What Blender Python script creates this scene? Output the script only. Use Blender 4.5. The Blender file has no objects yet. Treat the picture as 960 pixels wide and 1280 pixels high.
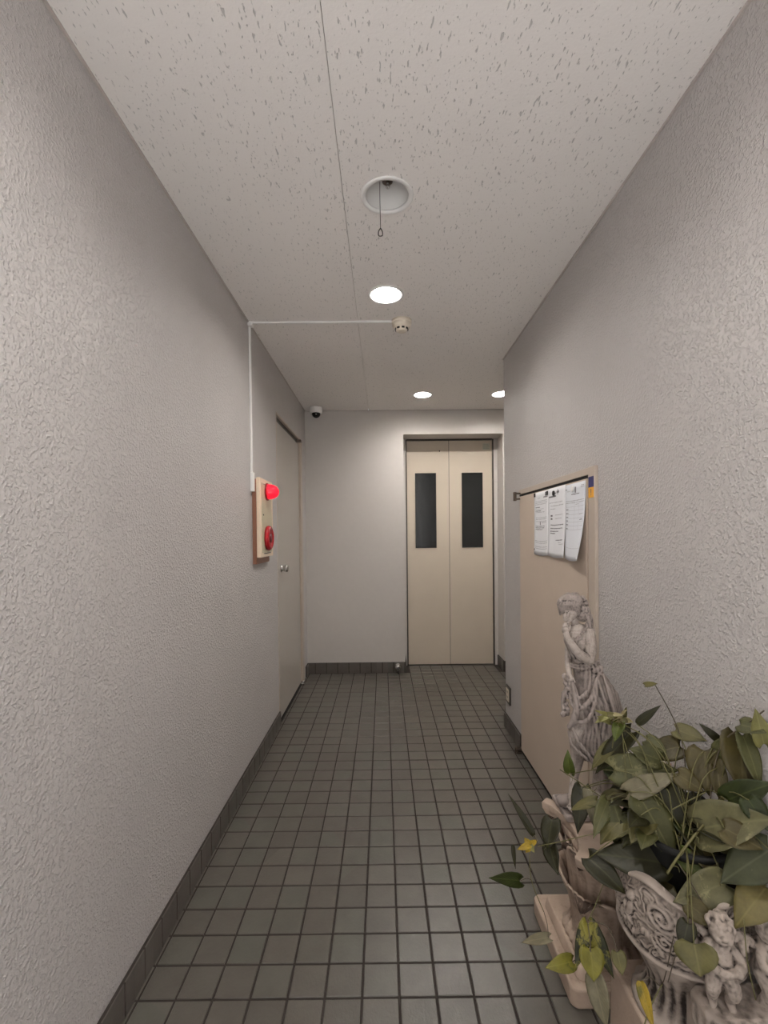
import bpy, bmesh, math, random
from mathutils import Vector, Matrix, noise
random.seed(7)
PI = math.pi
sc = bpy.context.scene
COL = sc.collection

# ------------------------------------------------------------------ camera
H = 1.2020
cd = bpy.data.cameras.new('camera')
cd.sensor_fit = 'VERTICAL'
cd.sensor_height = 36.0
cd.lens = 578.80 * 36.0 / 1280.0
cd.shift_y = (674.905 - 640.0) / 1280.0
cd.clip_start = 0.02
cam = bpy.data.objects.new('camera', cd)
COL.objects.link(cam)
Rw = Matrix(((0.99994736, 0.00215241, 0.01003252),
             (-0.00227352, 0.9999245, 0.01207598),
             (-0.01000577, -0.01209816, 0.99987675)))      # columns: right, forward, up
right, fwd, up = Rw.col[0], Rw.col[1], Rw.col[2]
m = Matrix((right, up, -fwd)).transposed().to_4x4()
m.translation = Vector((0, 0, H))
cam.matrix_world = m
sc.camera = cam

# ------------------------------------------------------------------ world, view
w = bpy.data.worlds.new('overcast_sky')
sc.world = w
w.use_nodes = True
bg = w.node_tree.nodes['Background']
bg.inputs[0].default_value = (0.955, 0.965, 1.0, 1)
bg.inputs[1].default_value = 4.4
vs = sc.view_settings
vs.view_transform = 'Standard'
vs.look = 'None'
vs.gamma = 1.0
vs.use_curve_mapping = False
vs.exposure = 1.4
LAMP_STRENGTH = 170.0
LAMP_COLOR = (1.0, 0.965, 0.925)

# ------------------------------------------------------------------ dimensions
XL, XR, HC = -0.665, 0.7525, 2.2726
YB, YD = 4.008, 4.229
YC = 2.86            # end of the right wall
Y0 = -0.7            # open entrance behind the camera
XA = 2.1             # far side of the lift lobby
P_ = 0.097           # tile pitch
TX, TY = -0.0662, 1.1873

# ------------------------------------------------------------------ helpers
def s2l(c):
    return tuple(((v / 255.0) / 12.92 if v / 255.0 <= 0.04045 else ((v / 255.0 + 0.055) / 1.055) ** 2.4) for v in c)

def origin(o):
    v = Vector((0, 0, 0))
    while o is not None:
        v += o.location
        o = o.parent
    return v

def obj(name, bm, mat, parent=None, smooth=False, bevel=0.0, segs=2):
    """link a bmesh (built in world coordinates) as one mesh object"""
    bmesh.ops.remove_doubles(bm, verts=bm.verts, dist=1e-7)
    bmesh.ops.recalc_face_normals(bm, faces=bm.faces)
    me = bpy.data.meshes.new(name)
    if parent is not None:
        off = origin(parent)
        bmesh.ops.translate(bm, verts=bm.verts, vec=-off)
    bm.to_mesh(me)
    bm.free()
    if mat is not None:
        me.materials.append(mat)
    if smooth:
        for p in me.polygons:
            p.use_smooth = True
    o = bpy.data.objects.new(name, me)
    COL.objects.link(o)
    if parent is not None:
        o.parent = parent
    if bevel > 0:
        b = o.modifiers.new('bevel', 'BEVEL')
        b.width = bevel
        b.segments = segs
        b.limit_method = 'ANGLE'
        b.angle_limit = math.radians(40)
        for p in me.polygons:
            p.use_smooth = True
        try:
            me.set_sharp_from_angle(angle=math.radians(40))
        except Exception:
            pass
    return o

def thing(name, label, cat, loc, group=None):
    o = bpy.data.objects.new(name, None)
    COL.objects.link(o)
    o.location = loc
    o.empty_display_size = 0.05
    return tag(o, label, cat, group)

def tag(o, label=None, cat=None, group=None, kind=None):
    if label: o['label'] = label
    if cat: o['category'] = cat
    if group: o['group'] = group
    if kind: o['kind'] = kind
    return o

def struct(name, bm, mat, label=None, **k):
    o = obj(name, bm, mat, **k)
    return tag(o, label, None, None, 'structure')

def sempty(name, loc, label=None):
    o = bpy.data.objects.new(name, None)
    COL.objects.link(o)
    o.location = loc
    return tag(o, label, None, None, 'structure')

def B():
    return bmesh.new()

def box(bm, x0, x1, y0, y1, z0, z1):
    vs_ = [bm.verts.new((x, y, z)) for z in (z0, z1) for y in (y0, y1) for x in (x0, x1)]
    for f in ((0, 2, 3, 1), (4, 5, 7, 6), (0, 1, 5, 4), (2, 6, 7, 3), (0, 4, 6, 2), (1, 3, 7, 5)):
        bm.faces.new([vs_[i] for i in f])
    return bm

def lathe(bm, prof, c=(0, 0, 0), n=48, axis='z', closed=False, fn=None):
    """prof: list of (r, h). axis z/x/y is the turning axis"""
    rings = []
    for r, h in prof:
        ring = []
        if r < 1e-6:
            v = (0, 0, h)
            ring = [v] * 1
        else:
            for i in range(n):
                a = 2 * PI * i / n
                rr = fn(r, h, a) if fn else r
                ring.append((rr * math.cos(a), rr * math.sin(a), h))
        out = []
        for v in ring:
            if axis == 'x': v = (v[2], v[0], v[1])
            elif axis == 'y': v = (v[0], v[2], v[1])
            out.append(bm.verts.new((v[0] + c[0], v[1] + c[1], v[2] + c[2])))
        rings.append(out)
    pairs = list(zip(rings[:-1], rings[1:]))
    if closed: pairs.append((rings[-1], rings[0]))
    for a, b in pairs:
        if len(a) == 1 and len(b) == 1: continue
        if len(a) == 1:
            for i in range(n): bm.faces.new((a[0], b[i], b[(i + 1) % n]))
        elif len(b) == 1:
            for i in range(n): bm.faces.new((a[i], a[(i + 1) % n], b[0]))
        else:
            for i in range(n): bm.faces.new((a[i], a[(i + 1) % n], b[(i + 1) % n], b[i]))
    return bm

def smooth_path(pts, k=6):
    pts = [Vector(p) for p in pts]
    if len(pts) < 3: return pts
    out = []
    for i in range(len(pts) - 1):
        p0 = pts[max(i - 1, 0)]; p1 = pts[i]; p2 = pts[i + 1]; p3 = pts[min(i + 2, len(pts) - 1)]
        for j in range(k):
            t = j / k
            out.append(0.5 * ((2 * p1) + (-p0 + p2) * t + (2 * p0 - 5 * p1 + 4 * p2 - p3) * t * t + (-p0 + 3 * p1 - 3 * p2 + p3) * t ** 3))
    out.append(pts[-1])
    return out

def tube(bm, pts, r, n=8, k=6, radii=None):
    path = smooth_path(pts, k)
    N = len(path)
    if radii is None: rad = [r] * N if not isinstance(r, (tuple, list)) else [r[0] + (r[1] - r[0]) * i / (N - 1) for i in range(N)]
    else:
        rad = []
        M = len(radii)
        for i in range(N):
            t = i / (N - 1) * (M - 1); j = min(int(t), M - 2)
            rad.append(radii[j] + (radii[j + 1] - radii[j]) * (t - j))
    ref = Vector((0, 0, 1))
    rings = []
    t0 = (path[1] - path[0]).normalized()
    if abs(t0.dot(ref)) > 0.9: ref = Vector((1, 0, 0))
    nrm = (ref - t0 * ref.dot(t0)).normalized()
    for i, p in enumerate(path):
        t = (path[min(i + 1, N - 1)] - path[max(i - 1, 0)]).normalized()
        nrm = (nrm - t * nrm.dot(t))
        nrm = nrm.normalized() if nrm.length > 1e-8 else t.orthogonal().normalized()
        b = t.cross(nrm)
        rings.append([bm.verts.new(p + (nrm * math.cos(2 * PI * j / n) + b * math.sin(2 * PI * j / n)) * rad[i]) for j in range(n)])
    for a, b in zip(rings[:-1], rings[1:]):
        for j in range(n): bm.faces.new((a[j], a[(j + 1) % n], b[(j + 1) % n], b[j]))
    bm.faces.new(rings[0][::-1]); bm.faces.new(rings[-1])
    return bm

def ball(bm, c, r, seg=12, rings=8, rot=None):
    if not isinstance(r, (tuple, list)): r = (r, r, r)
    M = Matrix.Translation(c) @ ((rot or Matrix.Identity(3)).to_4x4()) @ Matrix.Diagonal((r[0], r[1], r[2], 1))
    bmesh.ops.create_uvsphere(bm, u_segments=seg, v_segments=rings, radius=1, matrix=M)
    return bm

# ------------------------------------------------------------------ materials
class NT:
    def __init__(s, name):
        s.m = bpy.data.materials.new(name); s.m.use_nodes = True
        s.t = s.m.node_tree; s.n = s.t.nodes; s.l = s.t.links
        s.b = s.n['Principled BSDF']
    def node(s, typ, **kw):
        n = s.n.new(typ)
        for k, v in kw.items():
            if k.startswith('i_'):
                n.inputs[int(k[2:])].default_value = v
            else: setattr(n, k, v)
        return n
    def link(s, a, b): s.l.new(a, b)
    def noise(s, scale, detail=3, rough=0.55, vec=None):
        n = s.node('ShaderNodeTexNoise'); n.inputs['Scale'].default_value = scale
        n.inputs['Detail'].default_value = detail; n.inputs['Roughness'].default_value = rough
        if vec: s.link(vec, n.inputs['Vector'])
        return n
    def ramp(s, src, stops):
        r = s.node('ShaderNodeValToRGB'); e = r.color_ramp.elements
        while len(e) < len(stops): e.new(0.5)
        for i, (p, c) in enumerate(stops):
            e[i].position = p; e[i].color = (*c, 1) if len(c) == 3 else c
        s.link(src, r.inputs[0]); return r
    def bump(s, src, strength, dist, prev=None):
        b = s.node('ShaderNodeBump'); b.inputs['Strength'].default_value = strength; b.inputs['Distance'].default_value = dist
        s.link(src, b.inputs['Height'])
        if prev: s.link(prev.outputs[0], b.inputs['Normal'])
        s.link(b.outputs[0], s.b.inputs['Normal']); return b
    def pos(s, scale=(1, 1, 1)):
        g = s.node('ShaderNodeNewGeometry'); mp = s.node('ShaderNodeMapping')
        mp.inputs['Scale'].default_value = scale
        s.link(g.outputs['Position'], mp.inputs['Vector']); return mp.outputs[0]
    def ocoord(s, scale=(1, 1, 1)):
        g = s.node('ShaderNodeTexCoord'); mp = s.node('ShaderNodeMapping')
        mp.inputs['Scale'].default_value = scale
        s.link(g.outputs['Object'], mp.inputs['Vector']); return mp.outputs[0]

def plain(name, rgb, rough=0.5, metal=0.0, var=0.06, scale=25.0, bumpd=0.0, spec=None, bscale=None):
    t = NT(name)
    c = s2l(rgb)
    n = t.noise(scale, 4, 0.6, t.pos())
    r = t.ramp(n.outputs[0], [(0.3, tuple(v * (1 - var) for v in c)), (0.7, tuple(min(1, v * (1 + var)) for v in c))])
    t.link(r.outputs[0], t.b.inputs['Base Color'])
    t.b.inputs['Roughness'].default_value = rough
    t.b.inputs['Metallic'].default_value = metal
    if spec is not None: t.b.inputs['Specular IOR Level'].default_value = spec
    if bumpd > 0:
        n2 = t.noise(bscale or scale * 6, 3, 0.6, t.pos())
        t.bump(n2.outputs[0], 0.6, bumpd)
    return t.m

def stucco(name, rgb, rough=0.42):
    """embossed vinyl wallpaper: orange-peel relief with scattered harder drops"""
    t = NT(name); v = t.pos()
    c = s2l(rgb)
    n0 = t.noise(3.0, 4, 0.6, v)
    r0 = t.ramp(n0.outputs[0], [(0.3, tuple(a * 0.965 for a in c)), (0.7, tuple(a * 1.03 for a in c))])
    t.link(r0.outputs[0], t.b.inputs['Base Color'])
    n1 = t.noise(240, 3, 0.55, v)
    n2 = t.noise(120, 2, 0.5, v)
    r2 = t.ramp(n2.outputs[0], [(0.48, (0, 0, 0)), (0.66, (1, 1, 1))])
    b1 = t.bump(n1.outputs[0], 0.6, 0.0016)
    t.bump(r2.outputs[0], 0.7, 0.0022, b1)
    t.b.inputs['Roughness'].default_value = rough
    t.b.inputs['Specular IOR Level'].default_value = 0.45
    return t.m

def ceiling_mat():
    t = NT('fissured_mineral_board'); c = s2l((238, 233, 228))
    v = t.pos((125, 34, 125))
    # elongated worm-hole pits
    g = t.noise(1.0, 2, 0.5, v)
    r = t.ramp(g.outputs[0], [(0.655, (0, 0, 0)), (0.70, (1, 1, 1))])
    v2 = t.pos((230, 90, 230))
    g2 = t.noise(1.0, 1, 0.5, v2)
    r2 = t.ramp(g2.outputs[0], [(0.70, (0, 0, 0)), (0.74, (1, 1, 1))])
    mx = t.node('ShaderNodeMath', operation='MAXIMUM')
    t.link(r.outputs[0], mx.inputs[0]); t.link(r2.outputs[0], mx.inputs[1])
    mix = t.node('ShaderNodeMix', data_type='RGBA')
    t.link(mx.outputs[0], mix.inputs[0])
    mix.inputs[6].default_value = (*c, 1); mix.inputs[7].default_value = (*[a * 0.68 for a in c], 1)
    t.link(mix.outputs[2], t.b.inputs['Base Color'])
    inv = t.node('ShaderNodeMath', operation='SUBTRACT'); inv.inputs[0].default_value = 1.0
    t.link(mx.outputs[0], inv.inputs[1])
    b = t.bump(inv.outputs[0], 0.7, 0.002)
    n = t.noise(160, 3, 0.5, t.pos())
    t.bump(n.outputs[0], 0.4, 0.0012, b)
    t.b.inputs['Roughness'].default_value = 0.85
    return t.m

def tile_mat(name, rgb, off=0.0, rough=0.32):
    """unglazed porcelain; every tile its own tint from the cell it stands in"""
    t = NT(name); c = s2l(rgb)
    g = t.node('ShaderNodeNewGeometry')
    sb = t.node('ShaderNodeVectorMath', operation='SUBTRACT'); sb.inputs[1].default_value = (TX, TY, 0.0)
    t.link(g.outputs['Position'], sb.inputs[0])
    dv = t.node('ShaderNodeVectorMath', operation='SCALE'); dv.inputs[3].default_value = 1 / P_
    t.link(sb.outputs[0], dv.inputs[0])
    fl = t.node('ShaderNodeVectorMath', operation='FLOOR'); t.link(dv.outputs[0], fl.inputs[0])
    wn = t.node('ShaderNodeTexWhiteNoise'); wn.noise_dimensions = '3D'; t.link(fl.outputs[0], wn.inputs['Vector'])
    r = t.ramp(wn.outputs[0], [(0.0, tuple(a * 0.9 for a in c)), (0.5, c), (0.8, (c[0] * 0.96, c[1] * 1.05, c[2] * 1.03)), (1.0, tuple(a * 1.12 for a in c))])
    n = t.noise(14, 5, 0.65, t.pos())
    r2 = t.ramp(n.outputs[0], [(0.3, (0.86, 0.85, 0.84)), (0.7, (1.06, 1.06, 1.06))])
    mu = t.node('ShaderNodeMix', data_type='RGBA', blend_type='MULTIPLY'); mu.inputs[0].default_value = 1
    t.link(r.outputs[0], mu.inputs[6]); t.link(r2.outputs[0], mu.inputs[7])
    t.link(mu.outputs[2], t.b.inputs['Base Color'])
    n3 = t.noise(210, 3, 0.6, t.pos((1, 0.45, 1)))
    t.bump(n3.outputs[0], 0.5, 0.0014)
    t.b.inputs['Roughness'].default_value = rough
    t.b.inputs['Specular IOR Level'].default_value = 0.5
    return t.m

def stone(name, light, dark, rough=0.75, bumpd=0.0015, pscale=1.0):
    """cast resin stone with a dark antiquing wash left in its hollows"""
    t = NT(name)
    g = t.node('ShaderNodeNewGeometry')
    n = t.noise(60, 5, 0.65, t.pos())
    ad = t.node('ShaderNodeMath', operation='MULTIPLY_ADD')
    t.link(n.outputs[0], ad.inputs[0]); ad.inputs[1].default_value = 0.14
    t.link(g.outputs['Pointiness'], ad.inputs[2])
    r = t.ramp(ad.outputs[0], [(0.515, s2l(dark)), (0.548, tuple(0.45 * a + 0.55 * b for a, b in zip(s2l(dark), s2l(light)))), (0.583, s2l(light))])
    n1 = t.noise(9, 4, 0.6, t.pos())
    r1 = t.ramp(n1.outputs[0], [(0.35, (0.84, 0.82, 0.8)), (0.65, (1.05, 1.04, 1.03))])
    mu = t.node('ShaderNodeMix', data_type='RGBA', blend_type='MULTIPLY'); mu.inputs[0].default_value = 1
    t.link(r.outputs[0], mu.inputs[6]); t.link(r1.outputs[0], mu.inputs[7])
    t.link(mu.outputs[2], t.b.inputs['Base Color'])
    n2 = t.noise(220, 4, 0.6, t.pos())
    t.bump(n2.outputs[0], 0.5, bumpd)
    t.b.inputs['Roughness'].default_value = rough
    return t.m

LEAF_TONE = 0.54
def leaf_mat(name, rgb, vein, spots=None, spot_amount=0.5, rough=0.5):
    t = NT(name); c = tuple(q * LEAF_TONE for q in s2l(rgb)); vc = tuple(q * LEAF_TONE * 0.45 + p * 0.5 for q, p in zip(s2l(vein), c))
    uv = t.node('ShaderNodeUVMap'); sp = t.node('ShaderNodeSeparateXYZ'); t.link(uv.outputs[0], sp.inputs[0])
    # u: -1..1 stored 0..1 ; midrib at 0.5
    s1 = t.node('ShaderNodeMath', operation='SUBTRACT'); t.link(sp.outputs[0], s1.inputs[0]); s1.inputs[1].default_value = 0.5
    a1 = t.node('ShaderNodeMath', operation='ABSOLUTE'); t.link(s1.outputs[0], a1.inputs[0])
    n = t.noise(38, 4, 0.6, t.pos())
    base = t.ramp(n.outputs[0], [(0.3, tuple(a * 0.72 for a in c)), (0.7, tuple(a * 1.2 for a in c))])
    last = base.outputs[0]
    if spots:
        n2 = t.noise(24, 5, 0.7, t.pos((1, 1, 0.6)))
        r2 = t.ramp(n2.outputs[0], [(0.62 - 0.12 * spot_amount, (0, 0, 0)), (0.68 - 0.12 * spot_amount, (1, 1, 1))])
        mx = t.node('ShaderNodeMix', data_type='RGBA'); t.link(r2.outputs[0], mx.inputs[0])
        t.link(last, mx.inputs[6]); mx.inputs[7].default_value = (*[q * LEAF_TONE for q in s2l(spots)], 1); last = mx.outputs[2]
    rv = t.ramp(a1.outputs[0], [(0.0, (1, 1, 1)), (0.035, (0, 0, 0))])
    mx = t.node('ShaderNodeMix', data_type='RGBA'); t.link(rv.outputs[0], mx.inputs[0])
    t.link(last, mx.inputs[6]); mx.inputs[7].default_value = (*vc, 1)
    t.link(mx.outputs[2], t.b.inputs['Base Color'])
    # side veins as relief
    m1 = t.node('ShaderNodeMath', operation='MULTIPLY_ADD'); t.link(a1.outputs[0], m1.inputs[0]); m1.inputs[1].default_value = -1.0; t.link(sp.outputs[1], m1.inputs[2])
    m2 = t.node('ShaderNodeMath', operation='MULTIPLY'); t.link(m1.outputs[0], m2.inputs[0]); m2.inputs[1].default_value = 50
    m3 = t.node('ShaderNodeMath', operation='SINE'); t.link(m2.outputs[0], m3.inputs[0])
    t.bump(m3.outputs[0], 0.18, 0.0003)
    t.b.inputs['Roughness'].default_value = rough
    t.b.inputs['Specular IOR Level'].default_value = 0.32
    return t.m

M = {}
M['wall'] = stucco('embossed_wallpaper', (189, 184, 181))
M['wall_plain'] = plain('painted_wall', (200, 194, 188), 0.55, var=0.015, bumpd=0.0006, bscale=300)
M['ceil'] = ceiling_mat()
M['cove'] = plain('cornice_vinyl', (186, 178, 172), 0.6)
M['tile'] = tile_mat('floor_tile_porcelain', (87, 82, 75))
M['basetile'] = tile_mat('skirting_tile_porcelain', (92, 85, 79), rough=0.45)
M['grout'] = plain('grout', (48, 41, 36), 0.9, bumpd=0.0008)
M['door_beige'] = plain('beige_door_paint', (203, 190, 172), 0.45, var=0.02, scale=4, bumpd=0.0002, bscale=400)
M['door_grey'] = plain('warm_grey_door_paint', (176, 169, 160), 0.30, var=0.02, scale=4)
M['shaft_door'] = plain('tan_door_paint', (199, 182, 165), 0.45, var=0.03, scale=5, bumpd=0.0002, bscale=300)
M['frame_beige'] = plain('beige_frame_paint', (188, 174, 160), 0.4, var=0.03)
M['dark'] = plain('dark_gap', (22, 19, 17), 0.8)
M['steel_dark'] = plain('dark_steel', (84, 78, 72), 0.35, 0.7)
M['chrome'] = plain('chrome', (205, 203, 200), 0.18, 1.0, var=0.02)
M['bronze'] = plain('tarnished_metal', (110, 98, 88), 0.35, 0.9)
M['white'] = plain('white_plastic', (235, 233, 230), 0.35, var=0.01)
M['white_gloss'] = plain('white_enamel_reflector', (228, 226, 222), 0.2, var=0.01)
M['ivory'] = plain('ivory_plastic', (214, 203, 186), 0.4, var=0.02)
M['cream'] = plain('cream_enamel', (236, 214, 188), 0.35, var=0.02)
M['panel_grey'] = plain('pale_green_grey_plate', (196, 186, 158), 0.4, var=0.03)
M['brown'] = plain('brown_painted_box', (142, 96, 74), 0.4, var=0.05)
M['red'] = plain('dark_red_enamel', (170, 22, 34), 0.22, var=0.05)
M['black'] = plain('black_plastic', (18, 18, 19), 0.18, var=0.05)
M['blacksoft'] = plain('black_rubber', (26, 25, 24), 0.6)
M['soil'] = plain('dark_potting_soil', (38, 30, 24), 0.95, bumpd=0.004, bscale=120)
M['paper'] = plain('printer_paper', (232, 232, 234), 0.7, var=0.01)
M['paper2'] = plain('printer_paper_cool', (226, 228, 233), 0.7, var=0.01)
M['ink'] = plain('print_ink', (172, 170, 172), 0.7)
M['inkdark'] = plain('print_ink_dark', (112, 110, 112), 0.7)
M['blue'] = plain('navy_sticker', (40, 38, 92), 0.5)
M['amber'] = plain('amber_sticker', (238, 170, 40), 0.5)
M['green_st'] = plain('pale_green_sticker', (190, 188, 172), 0.5)
M['pavement'] = plain('pavement', (190, 189, 187), 0.9, bumpd=0.002)
M['socket'] = plain('tan_socket_plate', (150, 140, 125), 0.4)
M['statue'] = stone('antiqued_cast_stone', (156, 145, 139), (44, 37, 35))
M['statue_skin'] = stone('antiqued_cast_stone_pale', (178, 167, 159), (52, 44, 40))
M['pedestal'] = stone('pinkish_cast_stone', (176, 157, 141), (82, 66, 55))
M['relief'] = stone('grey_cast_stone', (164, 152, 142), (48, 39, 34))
M['potblack'] = plain('black_nursery_pot', (12, 11, 10), 0.75)
M['lit'] = NT('lamp_diffuser').m
t = M['lit'].node_tree.nodes['Principled BSDF']
t.inputs['Base Color'].default_value = (1, 1, 1, 1)
t.inputs['Emission Color'].default_value = (*LAMP_COLOR, 1)
t.inputs['Emission Strength'].default_value = LAMP_STRENGTH
tt = NT('red_lamp_lens')
tt.b.inputs['Base Color'].default_value = (0.85, 0.008, 0.02, 1)
tt.b.inputs['Roughness'].default_value = 0.12
tt.b.inputs['Emission Color'].default_value = (1, 0.01, 0.03, 1)
tt.b.inputs['Emission Strength'].default_value = 0.45
M['redlens'] = tt.m
tt = NT('dark_lift_glass')
tt.b.inputs['Base Color'].default_value = (0.10, 0.11, 0.11, 1)
tt.b.inputs['Roughness'].default_value = 0.06
tt.b.inputs['Transmission Weight'].default_value = 0.85
tt.b.inputs['IOR'].default_value = 1.5
M['glass'] = tt.m
LM = {
 'dark': leaf_mat('leaf_dark', (50, 48, 17), (96, 98, 54)),
 'dgrn': leaf_mat('leaf_deep_green', (54, 64, 18), (110, 120, 60)),
 'mid': leaf_mat('leaf_mid', (98, 98, 56), (150, 148, 96), (140, 136, 92), 0.3),
 'var': leaf_mat('leaf_variegated', (88, 88, 50), (150, 148, 100), (168, 162, 116), 0.45),
 'varg': leaf_mat('leaf_marbled', (46, 48, 18), (120, 118, 50), (150, 142, 56), 1.0),
 'pale': leaf_mat('leaf_pale', (122, 118, 82), (160, 156, 112), (168, 160, 116), 0.55),
 'grey': leaf_mat('leaf_underside', (140, 132, 104), (170, 162, 128)),
 'olive': leaf_mat('leaf_olive', (92, 82, 42), (140, 130, 84)),
 'oliv2': leaf_mat('leaf_olive_pale', (118, 112, 66), (160, 150, 96)),
 'brt': leaf_mat('leaf_bright', (90, 102, 32), (140, 148, 66)),
 'yell': leaf_mat('leaf_young', (150, 146, 84), (190, 184, 120)),
 'yel2': leaf_mat('leaf_yellow_green', (138, 132, 46), (176, 168, 84), (96, 100, 36), 0.5),
 'yel3': leaf_mat('leaf_khaki', (134, 122, 70), (168, 156, 96)),
 'blue': leaf_mat('leaf_blue_green', (84, 88, 60), (130, 134, 104), (120, 122, 92), 0.3),
 'must': leaf_mat('leaf_mustard', (190, 160, 44), (214, 190, 90), (120, 112, 30), 0.5),
 'cream': leaf_mat('leaf_cream', (196, 184, 134), (214, 204, 160), (160, 156, 84), 0.4),
}
M['stem_g'] = plain('green_stem', (92, 88, 48), 0.5)
M['stem_b'] = plain('brown_stem', (76, 66, 50), 0.6)
# ================================================================== SETTING
# floor: grout bed, tiles laid on it one by one
floor = struct('floor', box(B(), XL - 0.06, XA + 0.1, Y0, YD + 0.06, -0.06, -0.0022), M['grout'])
TILE = 0.0905
def tile_bm(w, d, h, ch=0.0014):
    bm = B()
    lo = [bm.verts.new((x * w / 2, y * d / 2, 0)) for x, y in ((-1, -1), (1, -1), (1, 1), (-1, 1))]
    mi = [bm.verts.new((x * w / 2, y * d / 2, h - ch)) for x, y in ((-1, -1), (1, -1), (1, 1), (-1, 1))]
    hi = [bm.verts.new((x * (w / 2 - ch), y * (d / 2 - ch), h)) for x, y in ((-1, -1), (1, -1), (1, 1), (-1, 1))]
    for a, b in ((lo, mi), (mi, hi)):
        for i in range(4): bm.faces.new((a[i], a[(i + 1) % 4], b[(i + 1) % 4], b[i]))
    bm.faces.new(hi)
    return bm
tm = bpy.data.meshes.new('tile')
b_ = tile_bm(TILE, TILE, 0.004); b_.to_mesh(tm); b_.free()
tm.materials.append(M['tile'])
far = B()
rng = random.Random(3)
n_t = 0
for j in range(-26, 36):
    cy = TY + (j + 0.5) * P_
    for i in range(-7, 24):
        cx = TX + (i + 0.5) * P_
        x0, x1 = cx - TILE / 2, cx + TILE / 2
        y0, y1 = cy - TILE / 2, cy + TILE / 2
        if y1 < Y0 + 0.006: continue
        y0 = max(y0, Y0)
        lim_l = XL + 0.001
        lim_r = (XR - 0.001) if cy < YC else XA
        lim_y = YD - 0.004 if 0.19 < cx < 1.02 else YB - 0.001
        if x0 > lim_r - 0.006 or x1 < lim_l + 0.006 or y0 > lim_y - 0.006: continue
        x0 = max(x0, lim_l); x1 = min(x1, lim_r); y1 = min(y1, lim_y)
        dz = rng.uniform(-0.0004, 0.0004)
        whole = (x1 - x0) > TILE - 0.001 and (y1 - y0) > TILE - 0.001
        seen = 0.93 < cy < 2.62 and not (cx > 0.48 and cy < 1.46)
        if whole and seen and n_t < 296:
            o = bpy.data.objects.new('tile', tm)
            o.location = (cx, cy, -0.0036 + dz)
            o.rotation_euler = (rng.uniform(-0.004, 0.004), rng.uniform(-0.004, 0.004), 0)
            COL.objects.link(o); o.parent = floor
            n_t += 1
        elif seen and n_t < 296:
            q = tile_bm(x1 - x0, y1 - y0, 0.004)
            bmesh.ops.translate(q, verts=q.verts, vec=((x0 + x1) / 2, (y0 + y1) / 2, -0.0036 + dz))
            obj('tile', q, M['tile'], floor); n_t += 1
        else:
            q = tile_bm(x1 - x0, y1 - y0, 0.004)
            bmesh.ops.translate(q, verts=q.verts, vec=((x0 + x1) / 2, (y0 + y1) / 2, -0.0036 + dz))
            tmpm = bpy.data.meshes.new('tmp'); q.to_mesh(tmpm); q.free(); far.from_mesh(tmpm); bpy.data.meshes.remove(tmpm)
ft = obj('floor_tiling', far, M['tile'], floor); ft['kind'] = 'stuff'

# walls
DL0, DL1, DLH = 2.925, 3.70, 1.965          # left door opening
bm = B()
box(bm, XL - 0.15, XL, Y0, DL0, 0, HC)
box(bm, XL - 0.15, XL, DL0, DL1 + 0.09, DLH + 0.012, HC)
box(bm, XL - 0.15, XL, DL1 + 0.09, YB + 0.4, 0, HC)
box(bm, XL - 0.15, XL - 0.08, DL0, DL1 + 0.09, 0, DLH + 0.012)
wall_left = struct('wall_left', bm, M['wall'])
# right wall with the pipe-shaft door opening
SY0, SY1, SZ1 = 1.672, 2.512, 1.402
bm = B()
box(bm, XR, XR + 0.2, Y0, SY0, 0, HC)
box(bm, XR, XR + 0.2, SY1, YC, 0, HC)
box(bm, XR, XR + 0.2, SY0, SY1, SZ1, HC)
box(bm, XR + 0.05, XR + 0.2, SY0, SY1, 0, SZ1)
wall_right = struct('wall_right', bm, M['wall'])
struct('wall_alcove', box(B(), XA, XA + 0.15, YC, YB + 0.4, 0, HC), M['wall_plain'])
struct('wall_lobby_front', box(B(), XR + 0.2, XA + 0.15, YC - 0.15, YC, 0, HC), M['wall_plain'])
NX0, NX1, NZ = 0.183, 1.045, 2.063
bm = B()
box(bm, XL, NX0, YB, YB + 0.4, 0, HC)
box(bm, NX1, XA, YB, YB + 0.4, 0, HC)
box(bm, NX0, NX1, YB, YB + 0.4, NZ, HC)
wall_back = struct('wall_back', bm, M['wall_plain'])
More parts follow.
